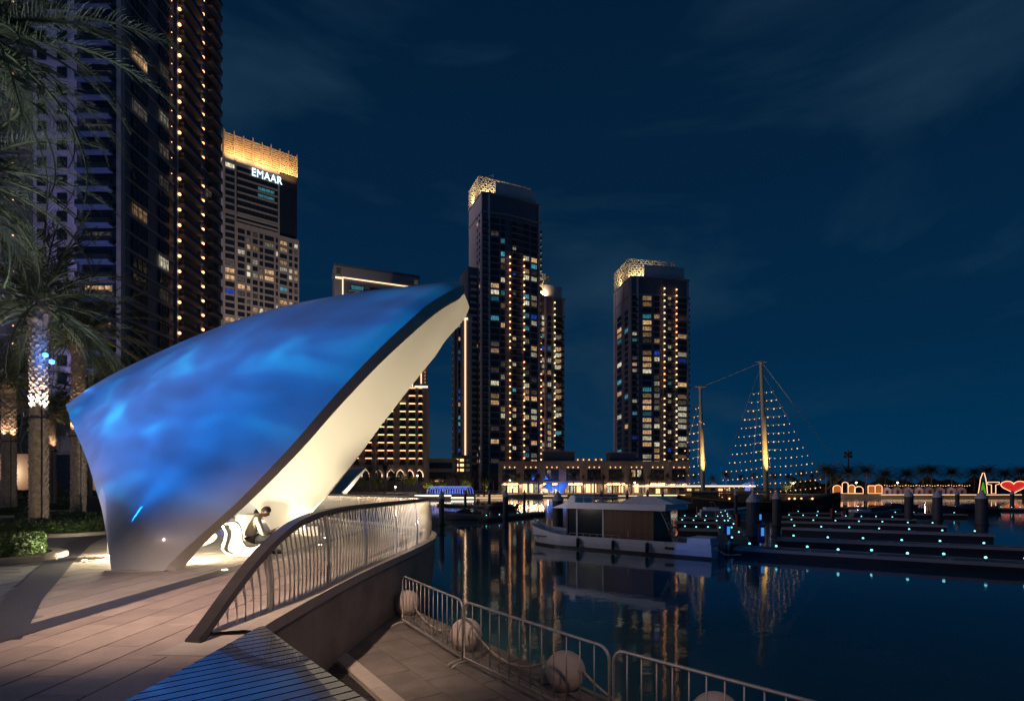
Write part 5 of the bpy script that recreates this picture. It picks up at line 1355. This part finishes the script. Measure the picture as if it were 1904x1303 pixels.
for (x0,x1,ys,yt,fill,_),lab in zip(aset,alab):
    r_ = sign(lab+' outlined in warm light in the sign group left of the huts',base_(x0),[('neon_outline',spx(x0,arch(x0,x1,ys,yt)),0.11,'neon_warm',True)])
    pp = spx(x0,arch(x0+1.2,x1-1.2,ys,yt+1)); q_ = MB(); n_ = len(pp)
    q_.add([(a,0.25,c_) for a,_,c_ in pp]+[(a,0.4,c_) for a,_,c_ in pp],[tuple(range(n_))]+[(i,(i+1)%n_,n_+(i+1)%n_,n_+i) for i in range(n_)]); q_.build('panel',MAT[fill],r_,world=False)
sign('slim spire sign outlined in warm light with green inside',base_(1828),[('neon_outline',spx(1828,[(1819,917),(1821,905),(1823,890),(1827,879),(1830,879),(1833,890),(1835,905),(1836,917)]),0.11,'neon_warm',False),('neon_inner',spx(1828,[(1824,917),(1826,908),(1828,897),(1830,908),(1832,917)]),0.3,'neon_green',False)])
sign('letter T sign outlined in warm light',base_(1848),[('neon_outline',spx(1848,[(1836,896),(1858,896),(1858,899.5),(1851.5,901),(1851.5,917),(1843.5,917),(1843.5,901),(1836,899.5)]),0.11,'neon_warm',True)])
hp = [(1885+16*math.sin(t_)**3*1.5,904-(13*math.cos(t_)-5*math.cos(2*t_)-2*math.cos(3*t_)-math.cos(4*t_))*0.82) for t_ in [2*PI*k/40 for k in range(40)]]
r_ = sign('big red heart sign at the right edge',base_(1885),[('neon_outline',spx(1885,hp),0.12,'neon_warm',True)])
pp = spx(1885,hp); q_ = MB(); n_ = 40; q_.add([(a,0.25,c_) for a,_,c_ in pp]+[(a,0.4,c_) for a,_,c_ in pp]+[(0,0.25,12.5*u1)],[(i,(i+1)%n_,2*n_) for i in range(n_)]+[(i,(i+1)%n_,n_+(i+1)%n_,n_+i) for i in range(n_)]); q_.build('panel',MAT['neon_red'],r_,world=False)
# pale huts between the signs
for i,x in enumerate(range(1655,1815,20)):
    p = P(x,905,196); r_ = thing('market_hut',ORD[i]+' pale pink hut from the left under the string lights','hut',(p.x,197.5,FZ),0,'pale huts on the far bank')
    q_ = MB(); q_.add([(-1.6,0,0),(1.6,0,0),(1.6,0,1.8),(0,0,2.7),(-1.6,0,1.8),(-1.6,2,0),(1.6,2,0),(1.6,2,1.8),(0,2,2.7),(-1.6,2,1.8)],[(0,1,2,3,4),(1,6,7,2),(2,7,8,3),(3,8,9,4),(4,9,5,0),(6,5,9,8,7)]); q_.build('body',MAT['hut_pink'],r_,world=False)
    q_ = MB(); q_.box(-0.5,0.5,-0.05,-0.01,0.05,1.5); q_.build('door',MAT['frame_dark'],r_,world=False)
    if i % 3 == 0: point('hut_light',Vector((p.x,194.8,2.0)),160,(1.0,0.62,0.62),0.2)
    q_ = MB()
    for k in range(5): inst('bulb',bulb_mesh(0.13,'bulb_gold'),r_,(-1.8+k*0.9,-1.2,3.2+0.15*math.cos(k*1.3)))
# light mast
p = P(1577,838,205); r_ = thing('floodlight_mast','tall unlit floodlight mast with a cluster of heads above the palms','light mast',(p.x,205,FZ))
q_ = MB(); q_.tube([(0,0,0),(0,0,p.z-FZ)],[0.45,0.3],8); q_.build('pole',MAT['pile_dark'],r_,world=False)
q_ = MB()
for k in range(6): q_.pbox((1.1*math.cos(k)-0.5,1.1*math.sin(k)-0.3,p.z-FZ-2.6+0.7*(k%3)),(0.9,0,0),(0,0.6,0),(0,0,0.9))
q_.tube([(-1.5,0,p.z-FZ-1.2),(1.5,0,p.z-FZ-1.2)],0.2,6); q_.build('lamp_cluster',MAT['pile_dark'],r_,world=False)

# ------------------------------------------------------------------ marina: pontoons, piles, boats, ship
def pontoon(label,a,b_p,w_,lights,name='pontoon',ll=1.0,lo=0.0):
    lights = int(lights*1.35)+1
    a = Vector(a); b_p = Vector(b_p); d = b_p-a; ln = d.length; rz = math.atan2(d.y,d.x)
    r_ = thing(name,label,'pontoon',(a.x,a.y,WZ),rz,'floating pontoons of the marina')
    q_ = MB(); q_.box(0.05,ln-0.05,0.06,w_-0.06,-0.3,0.36); q_.build('float',MAT['dock_side'],r_,world=False)
    q_ = MB(); q_.box(0,ln,0.10,w_-0.10,0.362,0.44); q_.build('deck_boards',MAT['dock_deck'],r_,world=False)
    for y0,y1 in ((0,0.095),(w_-0.095,w_)):
        q_ = MB(); q_.box(0,ln,y0,y1,0.30,0.47); q_.build('edge_beam',MAT['dock_edge'],r_,world=False)
    for k in range(max(2,int(ln/2.5))):
        q_ = MB(); x_ = (k+0.3)*ln/max(2,int(ln/2.5)); q_.tube([(x_-0.14,0.2,0.53),(x_+0.14,0.2,0.53)],0.025,5); q_.box(x_-0.05,x_+0.05,0.17,0.23,0.44,0.53); q_.build('cleat',MAT['galvanised'],r_,world=False)
    for k in range(lights):
        x_ = lo+ (k+0.5)*(ln-lo)/lights; q_ = MB(); q_.lathe([(0.07,0),(0.07,0.10),(0.05,0.16)],8); o = inst('dock_light',q_.mesh('dock_light',MAT['rail_dark']),r_,(x_,w_*(0.25 if k % 2 else 0.6),0.44))
        inst('lens',bulb_mesh(0.062,'bulb_cyan'),o,(0,0,0.2))
    return r_
def W(x,y,z=WZ+0.45): return G(x,y,z)
pontoon('nearest pontoon running to the right edge with cyan deck lights',W(1362,1018),W(2050,1058),1.7,7)
fing = [((1445,1001),(1960,1021),1.1,5,'second pontoon finger from the viewer with cyan lights'),((1452,981),(1850,994),1.1,5,'third pontoon finger from the viewer with cyan lights'),((1452,969),(1762,977),1.1,5,'fourth pontoon finger from the viewer with cyan lights'),
        ((1455,960),(1705,965),1.1,6,'fifth pontoon finger from the viewer with cyan lights'),((1470,953),(1800,956),1.2,6,'sixth pontoon finger from the viewer with cyan lights'),((1545,942),(1720,944),1.2,5,'far pontoon finger behind the piles with cyan lights'),((1752,943),(1910,945),1.2,6,'far pontoon finger at the right edge with cyan lights')]
for a,b_p,w_,nl,lab in fing: pontoon(lab,W(*a),W(*b_p),w_,nl)
pontoon('long walkway pontoon the fingers branch from, seen end-on',W(1400,1012),W(1352,948),1.8,8)
for a,b_p,nl,lab in (((1262,983),(1372,986),3,'pontoon finger behind the stern of the houseboat'),((1258,970),(1366,972),3,'second pontoon finger behind the houseboat'),((1265,962),(1366,963),3,'third pontoon finger behind the houseboat'),
                     ((905,962),(1015,951),5,'dark pontoon left of the houseboat bow with small lights'),((812,936),(930,941),4,'far dark pontoon beside the speedboat'),((1060,938),(1200,941),5,'far dark pontoon behind the houseboat roof')): pontoon(lab,W(*a),W(*b_p),1.2,nl)
pl_ = [(1400,1010,0.80,'thick dark mooring pile with white cone beside the pedestals, nearer of two'),(1444,988,0.68,'thick dark mooring pile with white cone right of the nearer one'),(1690,972,0.85,'mooring pile with white cone in front of the pale huts'),(1743,976,0.85,'mooring pile with white cone between the huts and the spire sign'),(1825,985,0.92,'thick mooring pile with white cone below the spire sign'),
       (1037,1000,0.82,'dark mooring pile with white cone behind the houseboat bow'),(940,972,0.6,'dark mooring pile beside the speedboat stern'),(821,985,0.5,'dark thin mooring pile left of the speedboat'),(865,945,0.5,'thin mooring pile before the blue light tunnel'),(910,945,0.5,'second thin mooring pile right of the light tunnel'),(1117,945,0.55,'mooring pile with white cone behind the houseboat roof, left one'),(1166,945,0.55,'mooring pile with white cone behind the houseboat roof, middle one'),(1204,943,0.5,'mooring pile with white cone behind the houseboat roof, right one'),(1232,943,0.5,'mooring pile with white cone near the barge'),(1368,962,0.42,'slim dark mooring pile left of the main mast'),(975,946,0.5,'thin mooring pile in front of the arcade lights'),(1780,948,0.6,'far mooring pile below the last hut'),(1882,946,0.6,'far mooring pile below the heart sign')]
for x,y,w_,lab in pl_:
    p = G(x,y,WZ); r_ = thing('mooring_pile',lab,'mooring pile',p,0,'mooring piles of the marina'); zt = 2.85 if y > 960 else 2.6
    q_ = MB(); q_.lathe([(w_/2,-1.0),(w_/2,zt)],16); q_.build('shaft',MAT['pile_dark'],r_,smooth=False,world=False)
    q_ = MB(); q_.lathe([(w_/2+0.04,zt+0.002),(w_/2+0.04,zt+0.14),(0.12,zt+0.62),(0.03,zt+0.8)],16); q_.build('cone_cap',MAT['pile_cap'],r_,smooth=False,world=False)
    q_ = MB(); q_.lathe([(w_/2+0.12,0.38),(w_/2+0.12,0.55)],12); q_.build('guide_ring',MAT['dock_side'],r_,world=False)
for (x,y,lab) in ((1415,1009,'blue-lit power pedestal right of the thick pile'),(1352,1006,'blue-lit power pedestal left of the thick pile'),(1412,975,'blue-lit power pedestal on the walkway, farther one'),(1372,980,'red life-ring cabinet on the walkway left of the pile'),(1548,965,'red life-ring cabinet by the far fingers')):
    p = W(x,y); r_ = thing('pedestal',lab,'pedestal',p,0.2,'pedestals on the pontoons'); red = 'red' in lab
    q_ = MB(); q_.box(-0.16,0.16,-0.14,0.14,0,1.05); q_.build('body',MAT['boat_red' if red else 'blue_plastic'],r_,world=False)
    q_ = MB(); q_.prism([(-0.2,-0.18),(0.2,-0.18),(0.2,0.18),(-0.2,0.18)],1.052,1.14); q_.build('cap',MAT['boat_red' if red else 'rail_dark'],r_,world=False)
    if not red:
        q_ = MB(); q_.box(-0.10,0.10,-0.16,-0.142,0.45,0.95); q_.build('light_panel',MAT['pedestal_glow'],r_,world=False)

# ---- houseboat
a = G(986,1013,WZ); b_p = G(1322,1041,WZ); a = a-(b_p-a).normalized()*0.85; d = b_p-a; ln = d.length; rz = math.atan2(d.y,d.x)
hb_ = thing('houseboat','white flat-roofed houseboat with timber slat wall and dark glass','houseboat',(a.x,a.y,WZ),rz)
W_ = 3.4
def hull_sec(x):      # half width and sheer along the boat
    u = x/ln; hw = W_/2*min(1,(max(u,0.0)*4.2)**0.55+0.02) if u < 0.24 else W_/2
    sh = 0.82+0.52*max(0,(0.30-u)/0.30)**1.7
    return hw,sh
q_ = MB(); rows = []
for k in range(25):
    x = ln*(k/24); hw,sh = hull_sec(x); xo = x-0.28*max(0,1-k/3); xw = x
    rows.append([(xw,W_/2-hw*0.55,-0.25),(xw,W_/2-hw*0.92,0.10),(xw*0.6+xo*0.4,W_/2-hw*0.97,0.4),(xo,W_/2-hw,sh),(xo,W_/2-hw+0.08,sh),(x,W_/2-hw+0.09,sh-0.25),(x,W_/2+hw-0.09,sh-0.25),(xo,W_/2+hw-0.08,sh),(xo,W_/2+hw,sh),(xw*0.6+xo*0.4,W_/2+hw*0.97,0.4),(xw,W_/2+hw*0.92,0.10),(xw,W_/2+hw*0.55,-0.25)])
q_.grid(rows); q_.add(rows[-1],[tuple(range(12))]); q_.build('hull',MAT['boat_white'],hb_,smooth=False,world=False)
q_ = MB(); rows = []
for k in range(25):
    x = ln*(k/24); hw,sh = hull_sec(x); rows.append([(x,W_/2-hw*0.93-0.012,-0.05),(x,W_/2-hw*0.93-0.012,0.14)])
q_.grid(rows); q_.build('boot_stripe',MAT['boat_dark'],hb_,world=False)
def hbx(name,mat,x0,x1,y0,y1,z0,z1):
    b_ = MB(); b_.box(x0,x1,y0,y1,z0,z1); return b_.build(name,MAT[mat],hb_,world=False)
s_ = ln/336.0      # boat length per photo pixel along the hull
c0,c1 = 92*s_,243*s_+0.15
hbx('deck','boat_grey',0.8,ln-0.4,0.35,W_-0.35,0.58,0.66)
hbx('cabin_glass','tower_glass',c0,162*s_,0.42,W_-0.42,0.66,2.52)
for x_ in (c0+0.02,c0+0.75,162*s_-0.05): hbx('cabin_post','boat_white' if x_ > c0+0.5 else 'rail_dark',x_-0.04,x_+0.04,0.36,0.418,0.66,2.52)
hbx('cabin_wall','boat_dark',162*s_,c1+1.6*0,0.46,W_-0.46,0.66,2.52)
n_ = 44; b_ = MB(); b_.box(-0.03,0.03,-0.05,0.0,0,1.85); slm = b_.mesh('slat',MAT['boat_wood'])
for k in range(n_): inst('slat',slm,hb_,(162*s_+0.05+(c1-162*s_-0.1)*k/(n_-1),0.455,0.665))
hbx('handle','steel',(162*s_+c1)/2,(162*s_+c1)/2+0.03,0.36,0.40,0.9,1.3)
# roof with sloped visor and raised top
q_ = MB()
r0,r1 = 66*s_,270*s_
q_.add([(r0,0.1,2.54),(r1,-0.05,2.54),(r1,W_+0.05,2.54),(r0,W_-0.1,2.54),(r0+1.1,0.12,2.92),(r1,0.0,2.92),(r1,W_,2.92),(r0+1.1,W_-0.12,2.92)],[(3,2,1,0),(4,5,6,7),(0,1,5,4),(1,2,6,5),(2,3,7,6),(3,0,4,7)]); q_.build('roof',MAT['boat_white'],hb_,world=False)
q_ = MB(); x0 = r0+0.75
q_.add([(x0,0.5,2.7),(x0+0.75,0.5,2.93),(x0+0.75,0.5,3.35),(x0+0.45,0.5,3.38),(x0,W_-0.5,2.7),(x0+0.75,W_-0.5,2.93),(x0+0.75,W_-0.5,3.35),(x0+0.45,W_-0.5,3.38)],[(0,1,2,3),(7,6,5,4),(0,3,7,4),(3,2,6,7),(2,1,5,6),(1,0,4,5)]); q_.build('flybridge_visor',MAT['boat_white'],hb_,world=False)
q_ = MB(); e0,e1 = 186*s_,276*s_
q_.add([(e0,0.25,2.925),(e1+0.2,0.25,2.925),(e1+0.2,W_-0.25,2.925),(e0,W_-0.25,2.925),(e0+1.0,0.7,3.32),(e1-1.1,0.7,3.32),(e1-1.1,W_-0.7,3.32),(e0+1.0,W_-0.7,3.32)],[(3,2,1,0),(4,5,6,7),(0,1,5,4),(1,2,6,5),(2,3,7,6),(3,0,4,7)]); q_.build('raised_cover',MAT['boat_white'],hb_,world=False)
q_ = MB()
for k in range(6): x_ = r0+1.7+k*0.62; q_.tube([(x_,0.25,2.92),(x_,0.25,3.28)],0.015,5)
q_.tube([(r0+1.7,0.25,3.28),(r0+1.7+5*0.62,0.25,3.28)],0.015,5); q_.build('roof_rail',MAT['steel'],hb_,world=False)
q_ = MB(); x0 = 100*s_
for k in range(8): q_.tube([(x0+k*0.5,0.2,0.80),(x0+k*0.5,0.2,0.98)],0.012,5)
q_.tube([(x0,0.2,0.98),(x0+3.5,0.2,0.98)],0.012,5); q_.build('side_rail',MAT['steel'],hb_,world=False)
q_ = MB(); xs_ = c1+0.25
for yy in (0.7,1.15): q_.tube([(xs_+0.9,yy,0.7),(xs_,yy,2.6)],0.025,6)
for k in range(6): u = (k+1)/7; q_.tube([(xs_+0.9-0.9*u,0.7,0.7+1.9*u),(xs_+0.9-0.9*u,1.15,0.7+1.9*u)],0.02,5)
q_.build('ladder',MAT['steel'],hb_,world=False)
for x_ in (0.065*ln,0.80*ln):
    q_ = MB(); hw,sh = hull_sec(x_); yv = W_/2-hw*0.985-0.02; q_.pbox((x_,yv-0.02,0.40),(0.5,-0.0,0),(0,0.06,0),(0,0,0.14)); q_.build('hawse_port',MAT['rail_dark'],hb_,world=False)
hbx('stern_box','boat_white',ln-1.6,ln-0.3,0.8,2.6,0.66,1.05)
q_ = MB(); q_.tube([(0.05,W_/2,1.3),(-0.35,W_/2,1.42)],0.04,6); q_.build('bow_roller',MAT['steel'],hb_,world=False)
q_ = MB(); q_.box(ln+0.02,ln+0.35,1.2,1.7,-0.1,0.9); q_.box(ln-0.05,ln+0.45,1.15,1.75,0.9,1.25); q_.build('outboard_motor',MAT['boat_dark'],hb_,world=False)

for x_ in (0.36*ln,0.55*ln,0.72*ln):
    q_ = MB(); hw,sh_ = hull_sec(x_); q_.lathe([(0.03,-0.30),(0.10,-0.24),(0.11,0.0),(0.10,0.24),(0.03,0.30)],10,(x_,W_/2-hw-0.10,0.42)); q_.tube([(x_,W_/2-hw-0.10,0.70),(x_,W_/2-hw+0.03,sh_)],0.012,4); q_.build('fender',MAT['boat_dark'],hb_,smooth=True,world=False)
q_ = MB()
for k in range(7):
    x_ = 0.15+k*0.42; hw,sh_ = hull_sec(x_); q_.tube([(x_,W_/2-hw+0.1,sh_),(x_,W_/2-hw+0.1,sh_+0.42)],0.013,5)
pts = []
for k in range(7):
    x_ = 0.15+k*0.42; hw,sh_ = hull_sec(x_); pts.append((x_,W_/2-hw+0.1,sh_+0.42))
q_.tube(pts,0.014,5); q_.build('bow_rail',MAT['steel'],hb_,world=False)
q_ = MB(); q_.tube([(r0+2.2,W_/2,2.92),(r0+2.2,W_/2,4.3)],0.014,5); q_.lathe([(0.02,0),(0.14,0.04),(0.14,0.16),(0.02,0.22)],10,(r0+2.6,W_/2,2.93)); q_.build('antenna',MAT['steel'],hb_,world=False)
q_ = MB(); q_.tube([(ln-0.2,0.2,0.84),(ln+0.8,-0.1,0.35),(ln+1.6,-0.3,0.45)],0.016,5); q_.build('mooring_rope',MAT['rope'],hb_,world=False)
q_ = MB(); q_.tube([(ln*0.83+0.28*math.cos(t_),0.40,1.35+0.28*math.sin(t_)) for t_ in [2*PI*k/14 for k in range(14)]],0.05,6,closed=True); q_.build('life_ring',MAT['boat_red'],hb_,smooth=True,world=False)
# ---- small motor boats
def boat(label,loc,rz,ln,wd,hull,cab,trim='rail_dark',stripe=None,group='moored motor boats'):
    r_ = thing('motor_boat',label,'motor boat',(loc[0],loc[1],WZ),rz,group); q_ = MB(); rows = []
    for k in range(17):
        u = k/16; hw = wd/2*(1-max(0,(u-0.45)/0.55)**2.2)+0.01; sh = 0.62+0.42*u**1.6; x = ln*u; rk = 0.6*max(0,(u-0.8)/0.2)*0.6
        rows.append([(x-rk*0.8,-hw*0.35,-0.2),(x-rk*0.5,-hw*0.8,0.08),(x,-hw,sh*0.72),(x+rk*0.2,-hw*0.97,sh),(x+rk*0.2,-hw*0.85,sh+0.03),(x+rk*0.2,hw*0.85,sh+0.03),(x+rk*0.2,hw*0.97,sh),(x,hw,sh*0.72),(x-rk*0.5,hw*0.8,0.08),(x-rk*0.8,hw*0.35,-0.2)])
    q_.grid(rows); q_.add(rows[0],[tuple(range(9,-1,-1))]); q_.build('hull',MAT[hull],r_,smooth=False,world=False)
    if stripe:
        q_ = MB(); q_.grid([[(r__[2][0],r__[2][1]-0.012,r__[2][2]-0.16) for r__ in rows],[(r__[2][0],r__[2][1]-0.012,r__[2][2]) for r__ in rows]]); q_.build('stripe',MAT[stripe],r_,world=False)
    q_ = MB(); q_.add([(ln*0.36,-wd*0.33,0.72),(ln*0.72,-wd*0.22,0.95),(ln*0.72,wd*0.22,0.95),(ln*0.36,wd*0.33,0.72),(ln*0.36,-wd*0.28,1.32),(ln*0.52,-wd*0.22,1.30),(ln*0.52,wd*0.22,1.30),(ln*0.36,wd*0.28,1.32)],[(0,1,5,4),(1,2,6,5),(2,3,7,6),(3,0,4,7),(4,5,6,7)]); q_.build('windscreen',MAT['tower_glass'],r_,world=False)
    q_ = MB(); q_.box(ln*0.1,ln*0.34,-wd*0.34,wd*0.34,0.5,0.95); q_.build('cockpit_seat',MAT[cab],r_,world=False)
    q_ = MB(); q_.tube([(ln*0.30,-wd*0.42,0.75),(ln*0.24,-wd*0.38,1.7),(ln*0.24,wd*0.38,1.7),(ln*0.30,wd*0.42,0.75)],0.03,6); q_.build('arch_frame',MAT[trim],r_,world=False)
    q_ = MB(); q_.box(-0.35,0.02,-0.25,0.25,0.2,1.0); q_.build('outboard_motor',MAT['boat_dark'],r_,world=False)
    return r_
p = G(905,966,WZ); boat('dark grey speedboat with a pointed bow left of the houseboat',p,math.radians(172),5.2,2.0,'boat_grey','boat_dark','galvanised')
p = G(1300,955,WZ); boat('white motor yacht with a dark stripe behind the houseboat stern',p,math.radians(-4),7.4,2.4,'boat_white','boat_white','galvanised','boat_red')
p = G(960,947,WZ); boat('small dark motor boat with a folded frame behind the speedboat',p,math.radians(165),6.0,2.0,'boat_dark','boat_grey','galvanised')
p = G(1105,948,WZ); boat('small dark motor boat behind the houseboat roof',p,math.radians(10),6.5,2.2,'boat_grey','boat_dark','galvanised')
p = G(1575,961,WZ); boat('grey motor boat moored behind the light fingers',p,math.radians(8),8.0,2.5,'boat_grey','boat_white','galvanised')
p = G(1620,950,WZ); boat('dark motor boat with a tall frame before the orange arches',p,math.radians(4),8.0,2.5,'boat_dark','boat_grey','galvanised')
p = G(1850,952,WZ); boat('dark motor boat at the right edge below the heart sign',p,math.radians(175),8.0,2.5,'boat_dark','boat_grey','galvanised')

# ---- two-masted ship with strings of bulbs
YS = 86.0; SX = lambda x: (x-CX)*YS/1000; SZ = lambda y: EYE-(y-905)*YS/1000-WZ
sh = thing('sailing_ship','two-masted wooden ship with strings of warm bulbs in its rigging','sailing ship',(SX(1270),YS,WZ))
X = lambda x: SX(x)-SX(1270)
q_ = MB(); rows = []; L0,L1 = X(1262),X(1560)
for k in range(21):
    u = k/20; x = L0+(L1-L0)*u; hw = 2.9*(1-abs(2*u-0.92)**3.0*0.95)+0.05; shr = 1.5+1.1*(2*u-0.9)**2
    rows.append([(x,-hw*0.5,-0.3),(x,-hw*0.9,0.5),(x,-hw,shr),(x,-hw*0.95,shr+0.25),(x,hw*0.95,shr+0.25),(x,hw,shr),(x,hw*0.9,0.5),(x,hw*0.5,-0.3)])
q_.grid(rows); q_.build('hull',MAT['ship_hull'],sh,world=False)
q_ = MB(); q_.grid([[(r__[2][0],r__[2][1]-0.03,r__[2][2]) for r__ in rows],[(r__[2][0],r__[2][1]-0.03,r__[2][2]+0.22) for r__ in rows]]); q_.build('gunwale',MAT['ship_wood'],sh,world=False)
for (x0,x1,z0,z1) in ((1280,1330,1.5,3.2),(1345,1395,1.5,2.9),(1440,1475,1.5,2.7)):
    q_ = MB(); q_.box(X(x0),X(x1),-1.6,1.6,z0,z1); q_.build('deckhouse',MAT['ship_wood'],sh,world=False)
q_ = MB(); q_.tube([(X(1255),-1.8,SZ(914)),(X(1415),-1.6,SZ(914))],0.17,8); q_.build('boom',MAT['mast_cream'],sh,world=False)
m_main = ((1426,928),(1415,674)); m_miz = ((1308,925),(1302,720))
for (b0,t0),rr in ((m_main,(0.42,0.26)),(m_miz,(0.36,0.22))):
    q_ = MB(); q_.tube([(X(b0[0]),0,1.2),(X(b0[0])*0.5+X(t0[0])*0.5,0,(SZ(b0[1])+SZ(t0[1]))/2),(X(t0[0]),0,SZ(t0[1]))],[rr[0],sum(rr)/2,rr[1]],12); q_.build('mast',MAT['mast_cream'],sh,smooth=True,world=False)
    q_ = MB(); q_.lathe([(rr[1]+0.08,0),(rr[1]+0.08,0.25)],10,(X(t0[0]),0,SZ(t0[1])-0.05)); q_.tube([(X(t0[0])-0.9,0,SZ(t0[1])+0.1),(X(t0[0])+0.9,0,SZ(t0[1])+0.1)],0.06,5); q_.build('mast_cap',MAT['ship_wood'],sh,world=False)
q_ = MB(); q_.tube([(X(1297),-0.6,SZ(783)),(X(1311),0.3,SZ(788))],0.08,5); q_.build('crosstree',MAT['mast_cream'],sh,world=False)
def stay(a,b_,r=0.028):
    q_ = MB(); q_.tube([(X(a[0]),a[2] if len(a)>2 else 0,SZ(a[1])),(X((a[0]+b_[0])/2),0,SZ((a[1]+b_[1])/2)-0.05),(X(b_[0]),b_[2] if len(b_)>2 else 0,SZ(b_[1]))],r,5); q_.build('stay',MAT['cable'],sh,world=False)
stay((1302,720),(1415,674)); stay((1418,676),(1575,881),0.035)
for a,b_ in (((1415,680),(1332,905)),((1416,690),(1528,890)),((1413,700),(1395,920)),((1390,818),(1365,905)),((1349,818),(1318,890)),((1303,740),(1258,880)),((1303,800),(1320,915)),((1424,820),(1440,905)),((1300,760),(1296,915))): stay(a,b_,0.016)
q_ = MB(); q_.tube([(X(1535),0,SZ(912)),(X(1578),0,SZ(880))],[0.22,0.12],8); q_.build('bowsprit',MAT['ship_wood'],sh,world=False)
def string(a,b_,n):
    A0 = Vector((X(a[0]),0,SZ(a[1]))); B0 = Vector((X(b_[0]),0,SZ(b_[1]))); q_ = MB(); pts = [A0.lerp(B0,k/8)+Vector((0,0,-0.12*(1-(2*k/8-1)**2))) for k in range(9)]
    q_.tube(pts,0.012,4); o = q_.build('light_string',MAT['cable'],sh,world=False)
    for k in range(n):
        u = (k+0.5)/n; p = A0.lerp(B0,u)+Vector((0,0,-0.12*(1-(2*u-1)**2)-0.1)); inst('bulb',bulb_mesh(0.06 if (k*7+n*3)%4 else 0.095,'bulb_gold'),o,p)
for k in range(13):
    yl = 729+k*15.4; u = (yl-690)/(905-690); xl = 1412-80*u; xr = 1418+112*(yl-690)/(895-690); xm = 1415+11*(yl-674)/254
    n1_ = max(1,int((xm-xl)/9)); n2_ = max(1,int((xr-xm)/9.6))
    string((xl,yl+ (xm-xl)*0.10),(xm-3,yl),n1_); string((xm+3,yl-1),(min(xr,1530),yl-1-(xr-xm)*0.075),n2_)
for k in range(10):
    yl = 755+k*15.5; string((1296-4.4*(k+1),yl+4),(1301+0.3*k,yl),1+int(k*0.45)+1)
for x_ in (1345,1453,1463,1475,1495): inst('deck_lamp',bulb_mesh(0.16,'bulb_gold'),sh,(X(x_),-2.4,SZ(926)))
spot('mast_light',Vector((SX(1427)+0.2,YS-2.6,WZ+2.8)),Vector((SX(1421),YS,WZ+15)),12000,(1.0,0.64,0.22),40,0.8,0.05)
spot('mast_light',Vector((SX(1309)+0.2,YS-2.4,WZ+3.5)),Vector((SX(1305),YS,WZ+13)),9000,(1.0,0.64,0.24),44,0.8,0.05)

area('arcade_fill_light',Vector((P(928,905,238).x+42,236.2,FZ+4.2)),Vector((P(928,905,238).x+42,235.2,FZ)),9000,(1.0,0.60,0.32),80,0.4)  # added strip without a fixture, brightens awnings and paving along the arcade

# added lamp mast on the viewer's right, unseen, brightens lower quay and wall
m2t = thing('lamp_mast','added dark lamp mast right of the viewer brightening the lower quay','lamp mast',(3.4,-2.8,-0.02))
b_ = MB(); b_.lathe([(0.16,-0.5),(0.16,0.04),(0.09,0.06),(0.08,1.2),(0.055,7.3),(0.03,7.35)],14); b_.build('pole',MAT['rail_dark'],m2t,world=False)
b_ = MB(); b_.tube([(0,0,7.1),(-0.3,0.5,7.25),(-0.8,1.4,7.3)],0.035,8); b_.build('arm',MAT['rail_dark'],m2t,world=False)
b_ = MB(); b_.box(-1.0,-0.6,1.2,1.75,7.2,7.32); b_.build('lamp_head',MAT['rail_dark'],m2t,world=False)
b_ = MB(); b_.box(-0.95,-0.65,1.25,1.7,7.185,7.199); b_.build('lamp_glass',MAT['lens_warm'],m2t,world=False)
spot('street_lamp_light',(2.6,-1.35,7.14),(-1.2,9.6,-1.2),1150,(1.0,0.64,0.46),50,0.8,0.12)
# low dark trees filling the far bank behind the palms
def f(rnd):
    x = rnd.uniform(1470,1930); k_ = 0.55+0.45*math.sin(x*0.11)*math.sin(x*0.037+1); p = P(x,905,rnd.uniform(212,226)); p.z = FZ+rnd.random()**0.7*(3.2+3.8*k_); return p
tag(leaf_cloud(9000,f,0.75,91,MAT['palm_leaf_far'],'far_trees'),'low dark mass of trees along the far bank','trees',kind='stuff')
